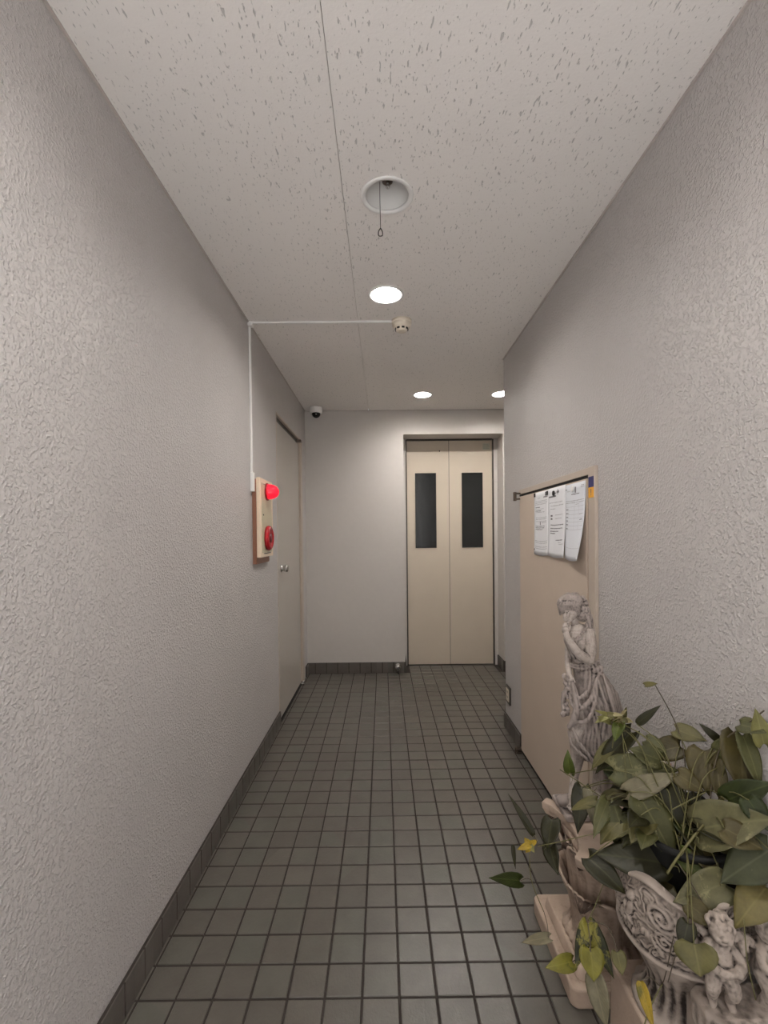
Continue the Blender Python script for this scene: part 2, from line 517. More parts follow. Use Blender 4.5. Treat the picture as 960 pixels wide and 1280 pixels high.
# ceiling: two boards with a hair joint between them, downlight holes left open
ceiling = struct('ceiling', box(B(), XL - 0.15, XA + 0.15, Y0, YB + 0.4, HC + 0.14, HC + 0.2), M['ceil'])
LIGHTS = [(0.024, 0.585, 0.078, True), (0.024, 1.478, 0.083, False), (0.024, 2.082, 0.080, True), (0.315, 3.573, 0.077, True), (0.918, 3.573, 0.077, True)]
SEAM = -0.115
def board(x0, x1, y0, y1, holes):
    """a slab with round holes: grid cells around each hole are fanned to the rim"""
    bm = B()
    xs = sorted({x0, x1} | {c for h in holes for c in (h[0] - 0.11, h[0] + 0.11)})
    ys = sorted({y0, y1} | {c for h in holes for c in (h[1] - 0.11, h[1] + 0.11)})
    for i in range(len(xs) - 1):
        for j in range(len(ys) - 1):
            ax, bx, ay, by = xs[i], xs[i + 1], ys[j], ys[j + 1]
            hole = [h for h in holes if abs((ax + bx) / 2 - h[0]) < 0.01 and abs((ay + by) / 2 - h[1]) < 0.01]
            if not hole:
                bm.faces.new([bm.verts.new(v) for v in ((ax, ay, HC), (ax, by, HC), (bx, by, HC), (bx, ay, HC))])
            else:
                h = hole[0]; n = 32; r = h[2] - 0.007
                sq, ci, cu = [], [], []
                for k in range(n):
                    a = 2 * PI * k / n; c, s = math.cos(a), math.sin(a); q = 0.11 / max(abs(c), abs(s))
                    sq.append(bm.verts.new((h[0] + c * q, h[1] + s * q, HC)))
                    ci.append(bm.verts.new((h[0] + c * r, h[1] + s * r, HC)))
                    cu.append(bm.verts.new((h[0] + c * r, h[1] + s * r, HC + 0.14)))
                for k in range(n):
                    l = (k + 1) % n
                    bm.faces.new((sq[k], sq[l], ci[l], ci[k])); bm.faces.new((ci[k], ci[l], cu[l], cu[k]))
    # edges of the slab
    for (ax, ay, bx, by) in ((x0, y0, x1, y0), (x1, y0, x1, y1), (x1, y1, x0, y1), (x0, y1, x0, y0)):
        bm.faces.new([bm.verts.new(v) for v in ((ax, ay, HC), (bx, by, HC), (bx, by, HC + 0.13), (ax, ay, HC + 0.13))])
    return bm
hl = [l[:3] for l in LIGHTS]
obj('ceiling_panel', board(XL, SEAM - 0.0008, Y0, YB, []), M['ceil'], ceiling)
obj('ceiling_panel', board(SEAM + 0.0008, XR, Y0, YC, hl[:3]), M['ceil'], ceiling)
obj('ceiling_panel', board(SEAM + 0.0008, XA, YC, YB, hl[3:]), M['ceil'], ceiling)
# cornice strips
struct('trim_1', box(B(), XL, XL + 0.006, Y0, YB, HC - 0.007, HC), M['cove'])
struct('trim_2', box(B(), XR - 0.006, XR, Y0, YC, HC - 0.007, HC), M['cove'])
struct('trim_3', box(B(), XL + 0.006, XA, YB - 0.006, YB, HC - 0.007, HC), M['cove'])

# skirting of single tiles on a grout backing
def skirting(name, a, b, nrm, h=0.09, first=0.0):
    a = Vector(a); b = Vector(b); n = Vector(nrm); L = (b - a).length; d = (b - a) / L
    z = Vector((0, 0, 1))
    def slab(bm, s0, s1, o0, o1, z0, z1):
        c = [a + d * s + n * o + z * q for q in (z0, z1) for o in (o0, o1) for s in (s0, s1)]
        v = [bm.verts.new(p) for p in c]
        for f in ((0, 2, 3, 1), (4, 5, 7, 6), (0, 1, 5, 4), (2, 6, 7, 3), (0, 4, 6, 2), (1, 3, 7, 5)): bm.faces.new([v[i] for i in f])
        return bm
    root = struct(name, slab(B(), 0, L, 0.0, 0.0075, 0, h), M['grout'])
    s = -first
    while s < L - 0.004:
        s0, s1 = max(s + 0.003, 0), min(s + P_ - 0.003, L)
        if s1 - s0 > 0.005:
            obj('tile', slab(B(), s0, s1, 0.0075, 0.0105 + rng.uniform(-.0003, .0003), 0.002, h - 0.001), M['basetile'], root)
        s += P_
    return root
skirting('baseboard_left', (XL, Y0, 0), (XL, DL0 - 0.012, 0), (1, 0, 0))
skirting('baseboard_left_end', (XL, DL1 + 0.2, 0), (XL, YB - 0.011, 0), (1, 0, 0))
skirting('baseboard_back', (XL, YB, 0), (NX0 + 0.003, YB, 0), (0, -1, 0), 0.092, 0.03)
skirting('baseboard_back_right', (NX1 - 0.003, YB, 0), (XA, YB, 0), (0, -1, 0), 0.092)
skirting('baseboard_niche', (NX1, YB, 0), (NX1, YD - 0.01, 0), (-1, 0, 0), 0.092)
skirting('baseboard_niche_left', (NX0, YB, 0), (NX0, YD - 0.01, 0), (1, 0, 0), 0.092)
skirting('baseboard_right', (XR, Y0, 0), (XR, SY0 - 0.065, 0), (-1, 0, 0))
skirting('baseboard_right_end', (XR, SY1 + 0.02, 0), (XR, YC + 0.01, 0), (-1, 0, 0))
skirting('baseboard_alcove', (XR, YC, 0), (XA, YC, 0), (0, 1, 0))

# ---- door_1: flush grey door in the left wall
d1 = sempty('door_1', (XL, 3.3, 0), 'flush grey door in the left wall beside the red alarm lamp')
fr = B()
box(fr, XL - 0.075, XL + 0.004, DL0 - 0.004, DL1 + 0.09, DLH, DLH + 0.014)         # head trim
box(fr, XL - 0.075, XL + 0.012, DL1 + 0.01, DL1 + 0.085, 0.0, DLH + 0.002)          # far post
box(fr, XL - 0.075, XL + 0.002, DL0 - 0.010, DL0 - 0.001, 0.0, DLH)
obj('door_frame', fr, M['frame_beige'], d1, bevel=0.0015)
hd = B(); box(hd, XL - 0.075, XL - 0.014, DL0, DL1 + 0.01, DLH - 0.036, DLH)
obj('head_gap_shade', hd, M['steel_dark'], d1)  # dark strip standing in for the shade of the head recess
leafd = obj('door_leaf', box(B(), XL - 0.045, XL - 0.004, DL0 + 0.004, DL1 + 0.004, 0.022, DLH - 0.038), M['door_grey'], d1, bevel=0.002)
kb = B()
lathe(kb, [(0.0, 0), (0.026, 0), (0.026, 0.004), (0.018, 0.007), (0.018, 0.018), (0.021, 0.022), (0.025, 0.032), (0.025, 0.040), (0.018, 0.046), (0, 0.047)], (XL - 0.004, 3.035, 0.985), 24, 'x')
obj('door_knob', kb, M['chrome'], leafd, smooth=True)
pv = B(); box(pv, XL - 0.02, XL + 0.022, DL1 - 0.02, DL1 + 0.02, DLH - 0.024, DLH - 0.004)
obj('pivot_hinge', pv, M['bronze'], d1, bevel=0.003)
pv = B(); box(pv, XL - 0.02, XL + 0.026, DL1 - 0.02, DL1 + 0.025, 0.001, 0.021); lathe(pv, [(0, 0.02), (0.014, 0.02), (0.014, 0.034), (0, 0.036)], (XL + 0.012, DL1 + 0.004, 0), 16)
obj('pivot_hinge', pv, M['chrome'], d1, bevel=0.002)
obj('sill_or_gap_shade', box(B(), XL - 0.075, XL - 0.002, DL0, DL1 + 0.01, -0.003, 0.008), M['dark'], d1)  # dark strip painting the gap shadow under the leaf, no real sill

# ---- door_3: low tan pipe-shaft door in the right wall
d3 = sempty('door_3', (XR, 2.1, 0), 'low tan shaft door in the right wall carrying the notices')
fr = B()
box(fr, XR - 0.012, XR + 0.045, SY0 - 0.056, SY0 - 0.003, 0.0, SZ1 + 0.034)        # near post
box(fr, XR - 0.008, XR + 0.045, SY0 - 0.003, SY1 + 0.02, SZ1 + 0.008, SZ1 + 0.034)
obj('door_frame', fr, M['frame_beige'], d3, bevel=0.002)
obj('door_stop', box(B(), XR + 0.002, XR + 0.045, SY0 - 0.003, SY0 + 0.010, 0.0, SZ1), M['shaft_door'], d3)
obj('head_gap_shade', box(B(), XR - 0.004, XR + 0.045, SY0 - 0.003, SY1 + 0.02, SZ1 - 0.001, SZ1 + 0.008), M['dark'], d3)  # near-black strip painted as the shadow in the gap above the leaf
lf = obj('door_leaf', box(B(), XR - 0.010, XR + 0.030, SY0 + 0.014, SY1 - 0.003, 0.022, SZ1 - 0.004), M['shaft_door'], d3, bevel=0.002)
obj('sill_or_gap_shade', box(B(), XR - 0.004, XR + 0.045, SY0, SY1, -0.003, 0.010), M['dark'], d3)  # dark strip in place of the shade below the shaft door
for z0, z1 in ((SZ1 - 0.022, SZ1 + 0.020), (0.001, 0.030)):
    pv = B()
    box(pv, XR - 0.038, XR + 0.0, SY1 - 0.012, SY1 + 0.018, z0 + 0.002, z0 + 0.010)
    box(pv, XR - 0.038, XR + 0.0, SY1 - 0.012, SY1 + 0.018, z1 - 0.010, z1 - 0.002)
    lathe(pv, [(0, z0 - 0.004), (0.009, z0 - 0.004), (0.009, z1 + 0.002), (0, z1 + 0.002)], (XR - 0.034, SY1 + 0.004, 0), 14)
    obj('pivot_hinge', pv, M['bronze'], d3, bevel=0.0015)

# ---- door_2: two-panel lift door at the back of its niche
d2 = sempty('door_2', (0.61, YD, 0), 'beige two-panel lift door with narrow windows')
DX0, DXM, DX1, DZ = 0.222, 0.6075, 0.999, 2.052
fr = B()
box(fr, NX0, DX0 - 0.004, YD - 0.014, YD + 0.09, 0, NZ); box(fr, DX1 + 0.012, NX1, YD - 0.014, YD + 0.09, 0, NZ)
box(fr, DX0 - 0.004, DX1 + 0.012, YD - 0.014, YD + 0.09, DZ + 0.006, NZ)
obj('jamb', fr, M['wall_plain'], d2, bevel=0.001)
fr = B()
box(fr, DX0 - 0.010, DX0 + 0.001, YD - 0.020, YD + 0.05, 0, DZ + 0.006); box(fr, DX1 + 0.001, DX1 + 0.012, YD - 0.020, YD + 0.05, 0, DZ + 0.006)
box(fr, DX0 + 0.001, DX1 + 0.001, YD - 0.020, YD + 0.05, DZ, DZ + 0.010)
obj('door_frame', fr, M['steel_dark'], d2, bevel=0.001)
obj('sill_or_gap_shade', box(B(), DX0 - 0.004, DX1 + 0.012, YD - 0.03, YD + 0.12, -0.002, 0.004), M['steel_dark'], d2)
def lift_panel(x0, x1, wx0, wx1, dy):
    z0, z1 = 1.072, 1.757
    bm = B()
    za, zb, ya, yb = 0.008, DZ - 0.003, YD + dy, YD + dy + 0.03
    box(bm, x0, wx0, ya, yb, za, zb); box(bm, wx1, x1, ya, yb, za, zb)
    box(bm, wx0, wx1, ya, yb, za, z0); box(bm, wx0, wx1, ya, yb, z1, zb)
    p = obj('door_panel', bm, M['door_beige'], d2)
    r = B()
    for (a, b, c, d) in ((wx0 - 0.006, wx1 + 0.006, z0 - 0.006, z0), (wx0 - 0.006, wx1 + 0.006, z1, z1 + 0.006), (wx0 - 0.006, wx0, z0, z1), (wx1, wx1 + 0.006, z0, z1)):
        box(r, a, b, YD + dy - 0.003, YD + dy + 0.004, c, d)
    obj('window_bead', r, M['door_beige'], p, bevel=0.001)
    r = B()
    for (a, b, c, d) in ((wx0, wx1, z0, z0 + 0.005), (wx0, wx1, z1 - 0.005, z1), (wx0, wx0 + 0.005, z0, z1), (wx1 - 0.005, wx1, z0, z1)):
        box(r, a, b, YD + dy + 0.002, YD + dy + 0.028, c, d)
    obj('window_gasket', r, M['blacksoft'], p)
    obj('window_pane', box(B(), wx0, wx1, YD + dy + 0.010, YD + dy + 0.015, z0, z1), M['glass'], p)
    return p
lift_panel(DX0 + 0.001, DXM - 0.002, 0.297, 0.490, 0.0)
lift_panel(DXM + 0.002, DX1 + 0.001, 0.722, 0.915, 0.0)
obj('centre_seal', box(B(), DXM - 0.003, DXM + 0.003, YD + 0.004, YD + 0.03, 0.006, DZ), M['dark'], d2)
sc_ = B(); lathe(sc_, [(0, -0.003), (0.006, -0.003), (0.006, 0.0), (0, 0.0)], (0.523, YD, 1.955), 12, 'y')
obj('keyhole', sc_, M['dark'], d2)
# shaft behind the lift windows
sh = B()
box(sh, 0.0, 1.3, YD + 1.5, YD + 1.55, -0.05, 2.7); box(sh, -0.05, 0.0, YD + 0.1, YD + 1.55, -0.05, 2.7); box(sh, 1.3, 1.35, YD + 0.1, YD + 1.55, -0.05, 2.7)
box(sh, -0.05, 1.35, YD + 0.1, YD + 1.55, 2.7, 2.75); box(sh, -0.05, 1.35, YD + 0.1, YD + 1.55, -0.06, -0.01)
struct('wall_shaft', sh, plain('shaft_concrete', (70, 72, 70), 0.9))
gr = B(); box(gr, 0.455, 0.53, YD + 0.16, YD + 0.20, 0, 2.7); box(gr, 0.468, 0.48, YD + 0.13, YD + 0.16, 0, 2.7)  # rail kept pale and close to stand in for the pane's reflection
tag(obj('reflection_rail', gr, plain('galvanised_reflection', (190, 190, 186), 0.4, 0.2)), 'grey guide rail giving the pale reflection in the left lift window', 'rail')

# ground outside the entrance behind the viewer
struct('ground', box(B(), -9, 11, -7.0, Y0, -0.12, -0.02), M['pavement'])
# unseen block added to keep the sky out of the lower half of the corridor
struct('sky_blocker', box(B(), -9, 11, -8.0, -7.0, -0.12, 9.0), plain('sky_blocker_grey', (96, 92, 88), 0.8))

# ================================================================== CEILING FITTINGS
def downlight(x, y, r, lit, label):
    t_ = thing('downlight', label, 'ceiling light', (x, y, HC), 'recessed downlights' if lit else None)
    bm = B()
    lathe(bm, [(r - 0.015, 0.004), (r - 0.015, -0.003), (r - 0.003, -0.005), (r, -0.003), (r, 0.0), (r - 0.008, 0.004)], (x, y, HC), 48, closed=True)
    obj('trim_ring', bm, M['white'], t_, smooth=True)
    bm = B()
    if lit:
        prof = [(r - 0.015, 0.003), (r - 0.016, 0.03), (r - 0.020, 0.075), (r - 0.030, 0.11), (0.0, 0.112)]
    else:
        prof = [(r - 0.012, 0.002), (r - 0.014, 0.03), (r - 0.022, 0.07), (r - 0.038, 0.10), (0.022, 0.125), (0.0, 0.126)]
    lathe(bm, prof, (x, y, HC), 48)
    obj('reflector', bm, M['white_gloss'], t_, smooth=True)
    if lit:
        bm = B()
        R = r - 0.034
        lathe(bm, [(0.016, 0.105), (0.018, 0.085), (R * 0.8, 0.058), (R, 0.040), (R * 0.93, 0.026), (R * 0.6, 0.017), (0, 0.013)], (x, y, HC), 32)
        obj('bulb', bm, M['lit'], t_, smooth=True)
    else:
        bm = B()
        lathe(bm, [(0.0, 0.122), (0.016, 0.122), (0.017, 0.072), (0.012, 0.070), (0.012, 0.085), (0, 0.085)], (x + 0.002, y + 0.038, HC), 24)
        obj('lamp_socket', bm, M['bronze'], t_, smooth=True)
        bm = B(); ball(bm, (x + 0.003, y + 0.040, HC + 0.058), 0.007); tube(bm, [(x + 0.003, y + 0.040, HC + 0.062), (x + 0.003, y + 0.040, HC + 0.088)], 0.004)
        obj('socket_tip', bm, M['chrome'], t_, smooth=True)
        bm = B(); px_, py_ = x - 0.022, y + 0.020
        tube(bm, [(px_, py_, HC + 0.090), (px_ - 0.001, py_, HC + 0.02), (px_, py_ - 0.001, HC - 0.088)], 0.0011, 6)
        ch = obj('pull_chain', bm, M['steel_dark'], t_, smooth=True)
        bm = B(); zc = HC - 0.102
        tube(bm, [(px_, py_, zc + 0.014), (px_ + 0.006, py_, zc + 0.002), (px_ + 0.005, py_, zc - 0.010), (px_ - 0.006, py_, zc - 0.010), (px_ - 0.006, py_, zc + 0.004), (px_, py_, zc + 0.014)], 0.0018, 6)
        obj('pull_ring', bm, M['steel_dark'], ch, smooth=True)
    return t_
downlight(*LIGHTS[0], 'lit round downlight nearest the entrance, above the viewer')
downlight(*LIGHTS[1], 'unlit empty round downlight with a hanging pull chain')
downlight(*LIGHTS[2], 'lit round downlight in mid corridor beside the smoke detector')
downlight(*LIGHTS[3], 'lit round downlight in front of the lift door')
downlight(*LIGHTS[4], 'lit round downlight half hidden by the right wall corner')

SX, SY = 0.104, 2.335
sd = thing('smoke_detector', 'ivory round smoke detector on ceiling at the duct end', 'smoke detector', (SX, SY, HC))
bm = B(); lathe(bm, [(0, 0), (0.050, 0), (0.050, -0.012), (0.046, -0.016), (0.044, -0.016)], (SX, SY, HC), 40)
obj('base', bm, M['ivory'], sd, smooth=True)
bm = B(); lathe(bm, [(0.046, -0.012), (0.047, -0.026), (0.040, -0.036), (0.030, -0.040), (0.028, -0.052), (0.018, -0.056), (0, -0.057)], (SX, SY, HC), 40)
obj('cover', bm, M['ivory'], sd, smooth=True)
for k in range(8):
    a = 2 * PI * k / 8 + 0.2
    bm = B(); box(bm, -0.007, 0.007, 0.0295, 0.0335, -0.050, -0.042)
    bmesh.ops.rotate(bm, verts=bm.verts, cent=(0, 0, 0), matrix=Matrix.Rotation(a, 3, 'Z'))
    bmesh.ops.translate(bm, verts=bm.verts, vec=(SX, SY, HC + 0.002))
    obj('vent_slot', bm, M['black'], sd)

du = thing('cable_duct', 'slim white cable duct across ceiling and down left wall', 'cable duct', (XL, 2.34, 1.43))
obj('ceiling_run', box(B(), XL + 0.008, SX - 0.046, 2.328, 2.342, HC - 0.010, HC), M['white'], du, bevel=0.002)
obj('wall_run', box(B(), XL, XL + 0.010, 2.337, 2.352, 1.52, HC - 0.008), M['white'], du, bevel=0.002)
obj('corner_cover', box(B(), XL, XL + 0.022, 2.322, 2.354, HC - 0.022, HC), M['white'], du, bevel=0.003)
obj('end_cap', box(B(), XL, XL + 0.016, 2.332, 2.362, 1.425, 1.522), M['white'], du, bevel=0.003)

cx_, cy_ = -0.55, 3.90
cm = thing('dome_camera', 'small white dome camera with black eye at ceiling corner', 'security camera', (cx_, cy_, HC))
bm = B(); lathe(bm, [(0, 0), (0.050, 0), (0.054, -0.006), (0.054, -0.036), (0.050, -0.046), (0.036, -0.052), (0, -0.052)], (cx_, cy_, HC), 40)
obj('housing', bm, M['white'], cm, smooth=True)
bm = B(); ball(bm, (cx_, cy_ - 0.004, HC - 0.054), 0.036, 24, 16)
lens = obj('dome', bm, M['black'], cm, smooth=True)
bm = B(); ball(bm, (cx_ + 0.004, cy_ - 0.038, HC - 0.066), 0.006)
obj('camera_lens', bm, M['chrome'], lens, smooth=True)

# ================================================================== WALL FITTINGS
fa = thing('fire_alarm_panel', 'cream fire alarm plate with red lamp on left wall', 'fire alarm', (XL, 2.5, 1.06))
obj('back_box', box(B(), XL, XL + 0.020, 2.362, 2.625, 1.055, 1.492), M['brown'], fa, bevel=0.002)
pl = obj('face_plate', box(B(), XL + 0.020, XL + 0.040, 2.366, 2.632, 1.088, 1.500), M['cream'], fa, bevel=0.003)
obj('inset_plate', box(B(), XL + 0.040, XL + 0.0415, 2.392, 2.606, 1.112, 1.476), M['panel_grey'], pl)
tx = B(); box(tx, XL + 0.0415, XL + 0.0422, 2.43, 2.57, 1.470, 1.473); box(tx, XL + 0.0415, XL + 0.0422, 2.43, 2.575, 1.106, 1.110)
tag(obj('plate_lettering', tx, M['inkdark'], pl), kind='stuff')
bm = B(); lathe(bm, [(0, 0), (0.047, 0), (0.047, 0.006), (0.042, 0.010), (0, 0.010)], (XL + 0.0415, 2.50, 1.437), 32, 'x')
lb = obj('lamp_base', bm, M['red'], fa, smooth=True)
bm = B(); lathe(bm, [(0.041, 0.008), (0.041, 0.020), (0.036, 0.040), (0.026, 0.056), (0.012, 0.064), (0, 0.066)], (XL + 0.0415, 2.50, 1.437), 32, 'x')
obj('lamp_lens', bm, M['redlens'], fa, smooth=True)
bm = B(); lathe(bm, [(0, 0), (0.066, 0), (0.068, 0.010), (0.062, 0.020), (0.050, 0.024), (0.044, 0.018), (0, 0.017)], (XL + 0.0415, 2.50, 1.188), 40, 'x')
bt = obj('call_point', bm, M['red'], fa, smooth=True)
bm = B(); lathe(bm, [(0, 0.014), (0.024, 0.014), (0.024, 0.021), (0, 0.022)], (XL + 0.0415, 2.50, 1.188), 24, 'x')
obj('push_button', bm, plain('maroon_button', (104, 16, 26), 0.3), bt, smooth=True)
bm = B(); lathe(bm, [(0, 0), (0.004, 0), (0.004, 0.003), (0, 0.003)], (XL + 0.0415, 2.42, 1.31), 10, 'x')
obj('screw', bm, M['steel_dark'], fa)

so = thing('wall_socket', 'dark-rimmed wall socket low on right wall corner', 'socket', (XR, 2.785, 0.18))
obj('rim', box(B(), XR - 0.008, XR, 2.742, 2.832, 0.172, 0.278), M['steel_dark'], so, bevel=0.002)
pt_ = obj('plate', box(B(), XR - 0.010, XR - 0.008, 2.757, 2.817, 0.188, 0.262), M['ivory'], so)
hs = B()
for z in (0.208, 0.238):
    box(hs, XR - 0.0108, XR - 0.010, 2.778, 2.781, z, z + 0.010); box(hs, XR - 0.0108, XR - 0.010, 2.792, 2.795, z, z + 0.010)
tag(obj('slots', hs, M['black'], pt_), kind='stuff')

ds = thing('door_stop', 'round chrome stop on the back skirting left of lift', 'doorstop', (0.118, YB - 0.012, 0.05))
bm = B(); lathe(bm, [(0, 0), (0.030, 0), (0.030, -0.008), (0.020, -0.014), (0.018, -0.028), (0.025, -0.034), (0.025, -0.044), (0.018, -0.050), (0, -0.050)], (0.118, YB - 0.0105, 0.055), 24, 'y')
obj('body', bm, M['chrome'], ds, smooth=True)
bm = B(); lathe(bm, [(0, -0.049), (0.010, -0.049), (0.010, -0.054), (0, -0.055)], (0.118, YB - 0.0105, 0.055), 16, 'y')
obj('rubber_tip', bm, M['blacksoft'], ds, smooth=True)
bm = B(); tube(bm, [(0.118, YB - 0.04, 0.04), (0.118, YB - 0.042, 0.003)], 0.005, 8)
obj('bracket', bm, M['blacksoft'], ds)

st = tag(obj('inspection_sticker', box(B(), 0.915, 0.982, YD - 0.0012, YD - 0.0002, 1.962, 2.022), M['green_st']), 'pale green inspection sticker at top right of lift door', 'sticker')
tx = B()
for k in range(4): box(tx, 0.921, 0.972 - 0.008 * (k % 2), YD - 0.0016, YD - 0.0012, 1.972 + k * 0.012, 1.977 + k * 0.012)
tag(obj('print_lines', tx, plain('faint_green_print', (160, 164, 150), 0.6), st), kind='stuff')

# notices: curling A4 sheets hung on the shaft door
FX = XR - 0.010
def sheet(name, y_near, y_far, z1, z0, label, curl, seed, mat, style):
    """sheet hangs from z1; its lower edge lifts off by curl (near, far)"""
    r = random.Random(seed)
    def surf(u, v):      # u 0 far .. 1 near ; v 0 top .. 1 bottom
        y = y_far + (y_near - y_far) * u
        z = z1 + (z0 - z1) * v - 0.006 * math.sin(PI * u) * v
        lift = 0.0012 + (curl[1] * (1 - u) + curl[0] * u) * v ** 2.2 + 0.003 * math.sin(v * 5 + seed) * v * (1 - v) + 0.002 * math.sin(u * 4 + seed)**2 * v
        return Vector((FX - lift, y, z))
    bm = B(); nu, nv = 8, 14
    g = [[bm.verts.new(surf(i / nu, j / nv)) for i in range(nu + 1)] for j in range(nv + 1)]
    for j in range(nv):
        for i in range(nu): bm.faces.new((g[j][i], g[j][i + 1], g[j + 1][i + 1], g[j + 1][i]))
    o = obj(name, bm, mat, smooth=True)
    so_ = o.modifiers.new('thick', 'SOLIDIFY'); so_.thickness = 0.0004; so_.offset = 0
    tag(o, label, 'notice', 'paper notices on the shaft door')
    def strip(bm, u0, u1, v0, v1):
        n = max(1, int((u1 - u0) * 8))
        for k in range(n):
            a, b = u0 + (u1 - u0) * k / n, u0 + (u1 - u0) * (k + 1) / n
            off = Vector((-0.0006, 0, 0))
            bm.faces.new([bm.verts.new(surf(p, q) + off) for p, q in ((a, v0), (b, v0), (b, v1), (a, v1))])
    def words(bm, u0, u1, v, h, gap=0.012):
        u = u0
        while u < u1:
            w_ = r.uniform(0.02, 0.07)
            strip(bm, u, min(u + w_, u1), v, v + h * r.uniform(0.7, 1.1)); u += w_ + gap
    light, darkb = B(), B()
    for a in style:
        k = a[0]
        if k == 'l': words(light, a[1], a[2], a[3], 0.010)
        elif k == 'd': words(darkb, a[1], a[2], a[3], a[4] if len(a) > 4 else 0.014, 0.006)
        elif k == 'h': strip(light, a[1], a[2], a[3], a[3] + 0.003)
        elif k == 'v': strip(light, a[1], a[1] + 0.005, a[2], a[3])
        elif k == 'b': strip(darkb, a[1], a[2], a[3], a[4])
    tag(obj('print_lines', light, M['ink'], o), kind='stuff')
    tag(obj('print_headings', darkb, M['inkdark'], o), kind='stuff')
    return o
s1 = [('b', .78, .92, .02, .08), ('d', .68, .95, .085, .02), ('l', .25, .45, .09)] + [('l', .1, .92, v) for v in (.14, .165, .19)] + \
     [('d', .12, .42, .235), ('l', .12, .7, .265), ('d', .12, .5, .29), ('l', .12, .75, .315)] + [('l', .14, .9, v) for v in (.40, .425, .46)] + [('b', .42, .47, .47, .52), ('l', .55, .88, .48)] + \
     [('d', .12, .75, .535, .012), ('d', .12, .72, .56, .012), ('d', .12, .6, .585, .012)] + [('l', .1, .95, v) for v in (.77, .80, .86, .89)]
s2 = [('b', .52, .66, .055, .085), ('b', .57, .60, .03, .11), ('d', .40, .5, .075), ('b', .05, .48, .115, .135), ('l', .1, .85, .21), ('l', .15, .9, .255), ('l', .15, .45, .30),
      ('b', .16, .27, .39, .415), ('l', .42, .85, .39), ('b', .16, .26, .435, .46), ('l', .42, .8, .44),
      ('d', .15, .9, .53), ('d', .15, .86, .58), ('d', .15, .65, .62), ('d', .15, .45, .65), ('d', .5, .88, .745), ('l', .65, .8, .78), ('l', .68, .92, .805)]
s3 = [('d', .02, .1, .06), ('l', .1, .25, .09), ('b', .50, .56, .05, .125), ('d', .33, .72, .135, .012), ('l', .8, .95, .04), ('l', .78, .95, .06)] + [('l', .03, .95, v) for v in (.22, .245)] + \
     [('h', .05, .96, v) for v in (.30, .35, .40, .45, .50, .55, .60, .84)] + [('v', .5, .24, .60), ('v', .72, .24, .60)] + [('d', .05, .17, v, .012) for v in (.33, .38, .43, .48, .53, .585)] + [('l', .55, .7, .27), ('l', .75, .9, .40), ('d', .78, .92, .47)]
n1 = sheet('notice_sheet', 2.070, 2.262, 1.394, 1.100, 'leftmost paper notice on the shaft door, taped at its corners', (0.002, 0.002), 1, M['paper'], s1)
n2 = sheet('notice_sheet', 1.876, 2.072, 1.396, 1.100, 'middle paper notice on the shaft door with bold short lines', (0.010, 0.003), 2, M['paper'], s2)
n3 = sheet('notice_sheet', 1.690, 1.878, 1.392, 1.098, 'rightmost paper notice with a ruled table, lower edge curling out', (0.034, 0.004), 3, M['paper2'], s3)
for (y, z, s) in ((2.252, 1.384, .009), (2.082, 1.380, .009), (2.253, 1.118, .008), (2.083, 1.110, .008)):
    bm = B(); box(bm, FX - 0.0045, FX - 0.002, y - s, y + s, z - s, z + s)
    obj('corner_tape', bm, M['blacksoft'], n1)
for y in (2.0, 1.80):
    bm = B(); lathe(bm, [(0, 0), (0.011, 0), (0.011, -0.004), (0, -0.005)], (FX - 0.003, y, 1.372), 16, 'x')
    obj('magnet', bm, M['blacksoft'] if y > 1.9 else M['white'], n2 if y > 1.9 else n3)
stx = thing('warning_sticker', 'small blue and amber sticker at top of shaft door edge', 'sticker', (XR - 0.012, 1.645, 1.33))
obj('blue_half', box(B(), XR - 0.0128, XR - 0.012, 1.624, 1.664, 1.362, 1.400), M['blue'], stx)
am = obj('amber_half', box(B(), XR - 0.0128, XR - 0.012, 1.624, 1.664, 1.325, 1.362), M['amber'], stx)
tx = B(); box(tx, XR - 0.0132, XR - 0.0128, 1.641, 1.647, 1.340, 1.356); box(tx, XR - 0.0132, XR - 0.0128, 1.641, 1.647, 1.333, 1.337)
tag(obj('mark', tx, M['inkdark'], am), kind='stuff')
# ================================================================== STONE PEDESTAL
def to_mesh_obj(name, bm, mat, parent, voxel, smooth_iter=2, disp=None, keep=True):
    """fuse overlapping solids into one skin (voxel remesh), relax it, then carve with disp(p, n) -> offset"""
    bmesh.ops.recalc_face_normals(bm, faces=bm.faces)
    me = bpy.data.meshes.new('raw'); bm.to_mesh(me); bm.free()
    o = bpy.data.objects.new('raw', me); COL.objects.link(o)
    md = o.modifiers.new('r', 'REMESH'); md.mode = 'VOXEL'; md.voxel_size = voxel; md.adaptivity = 0
    if smooth_iter:
        ms = o.modifiers.new('s', 'SMOOTH'); ms.factor = 0.6; ms.iterations = smooth_iter
    dg = bpy.context.evaluated_depsgraph_get()
    nm = bpy.data.meshes.new_from_object(o.evaluated_get(dg))
    bpy.data.objects.remove(o); bpy.data.meshes.remove(me)
    off = origin(parent) if parent else Vector((0, 0, 0))
    if disp:
        nm.calc_loop_triangles()
        ns = [v.normal.copy() for v in nm.vertices]
        for v, n in zip(nm.vertices, ns):
            v.co += n * disp(v.co, n)
    for v in nm.vertices: v.co -= off
    for p in nm.polygons: p.use_smooth = True
    nm.materials.clear(); nm.materials.append(mat)
    nm.name = name
    r = bpy.data.objects.new(name, nm); COL.objects.link(r)
    if parent: r.parent = parent
    return r

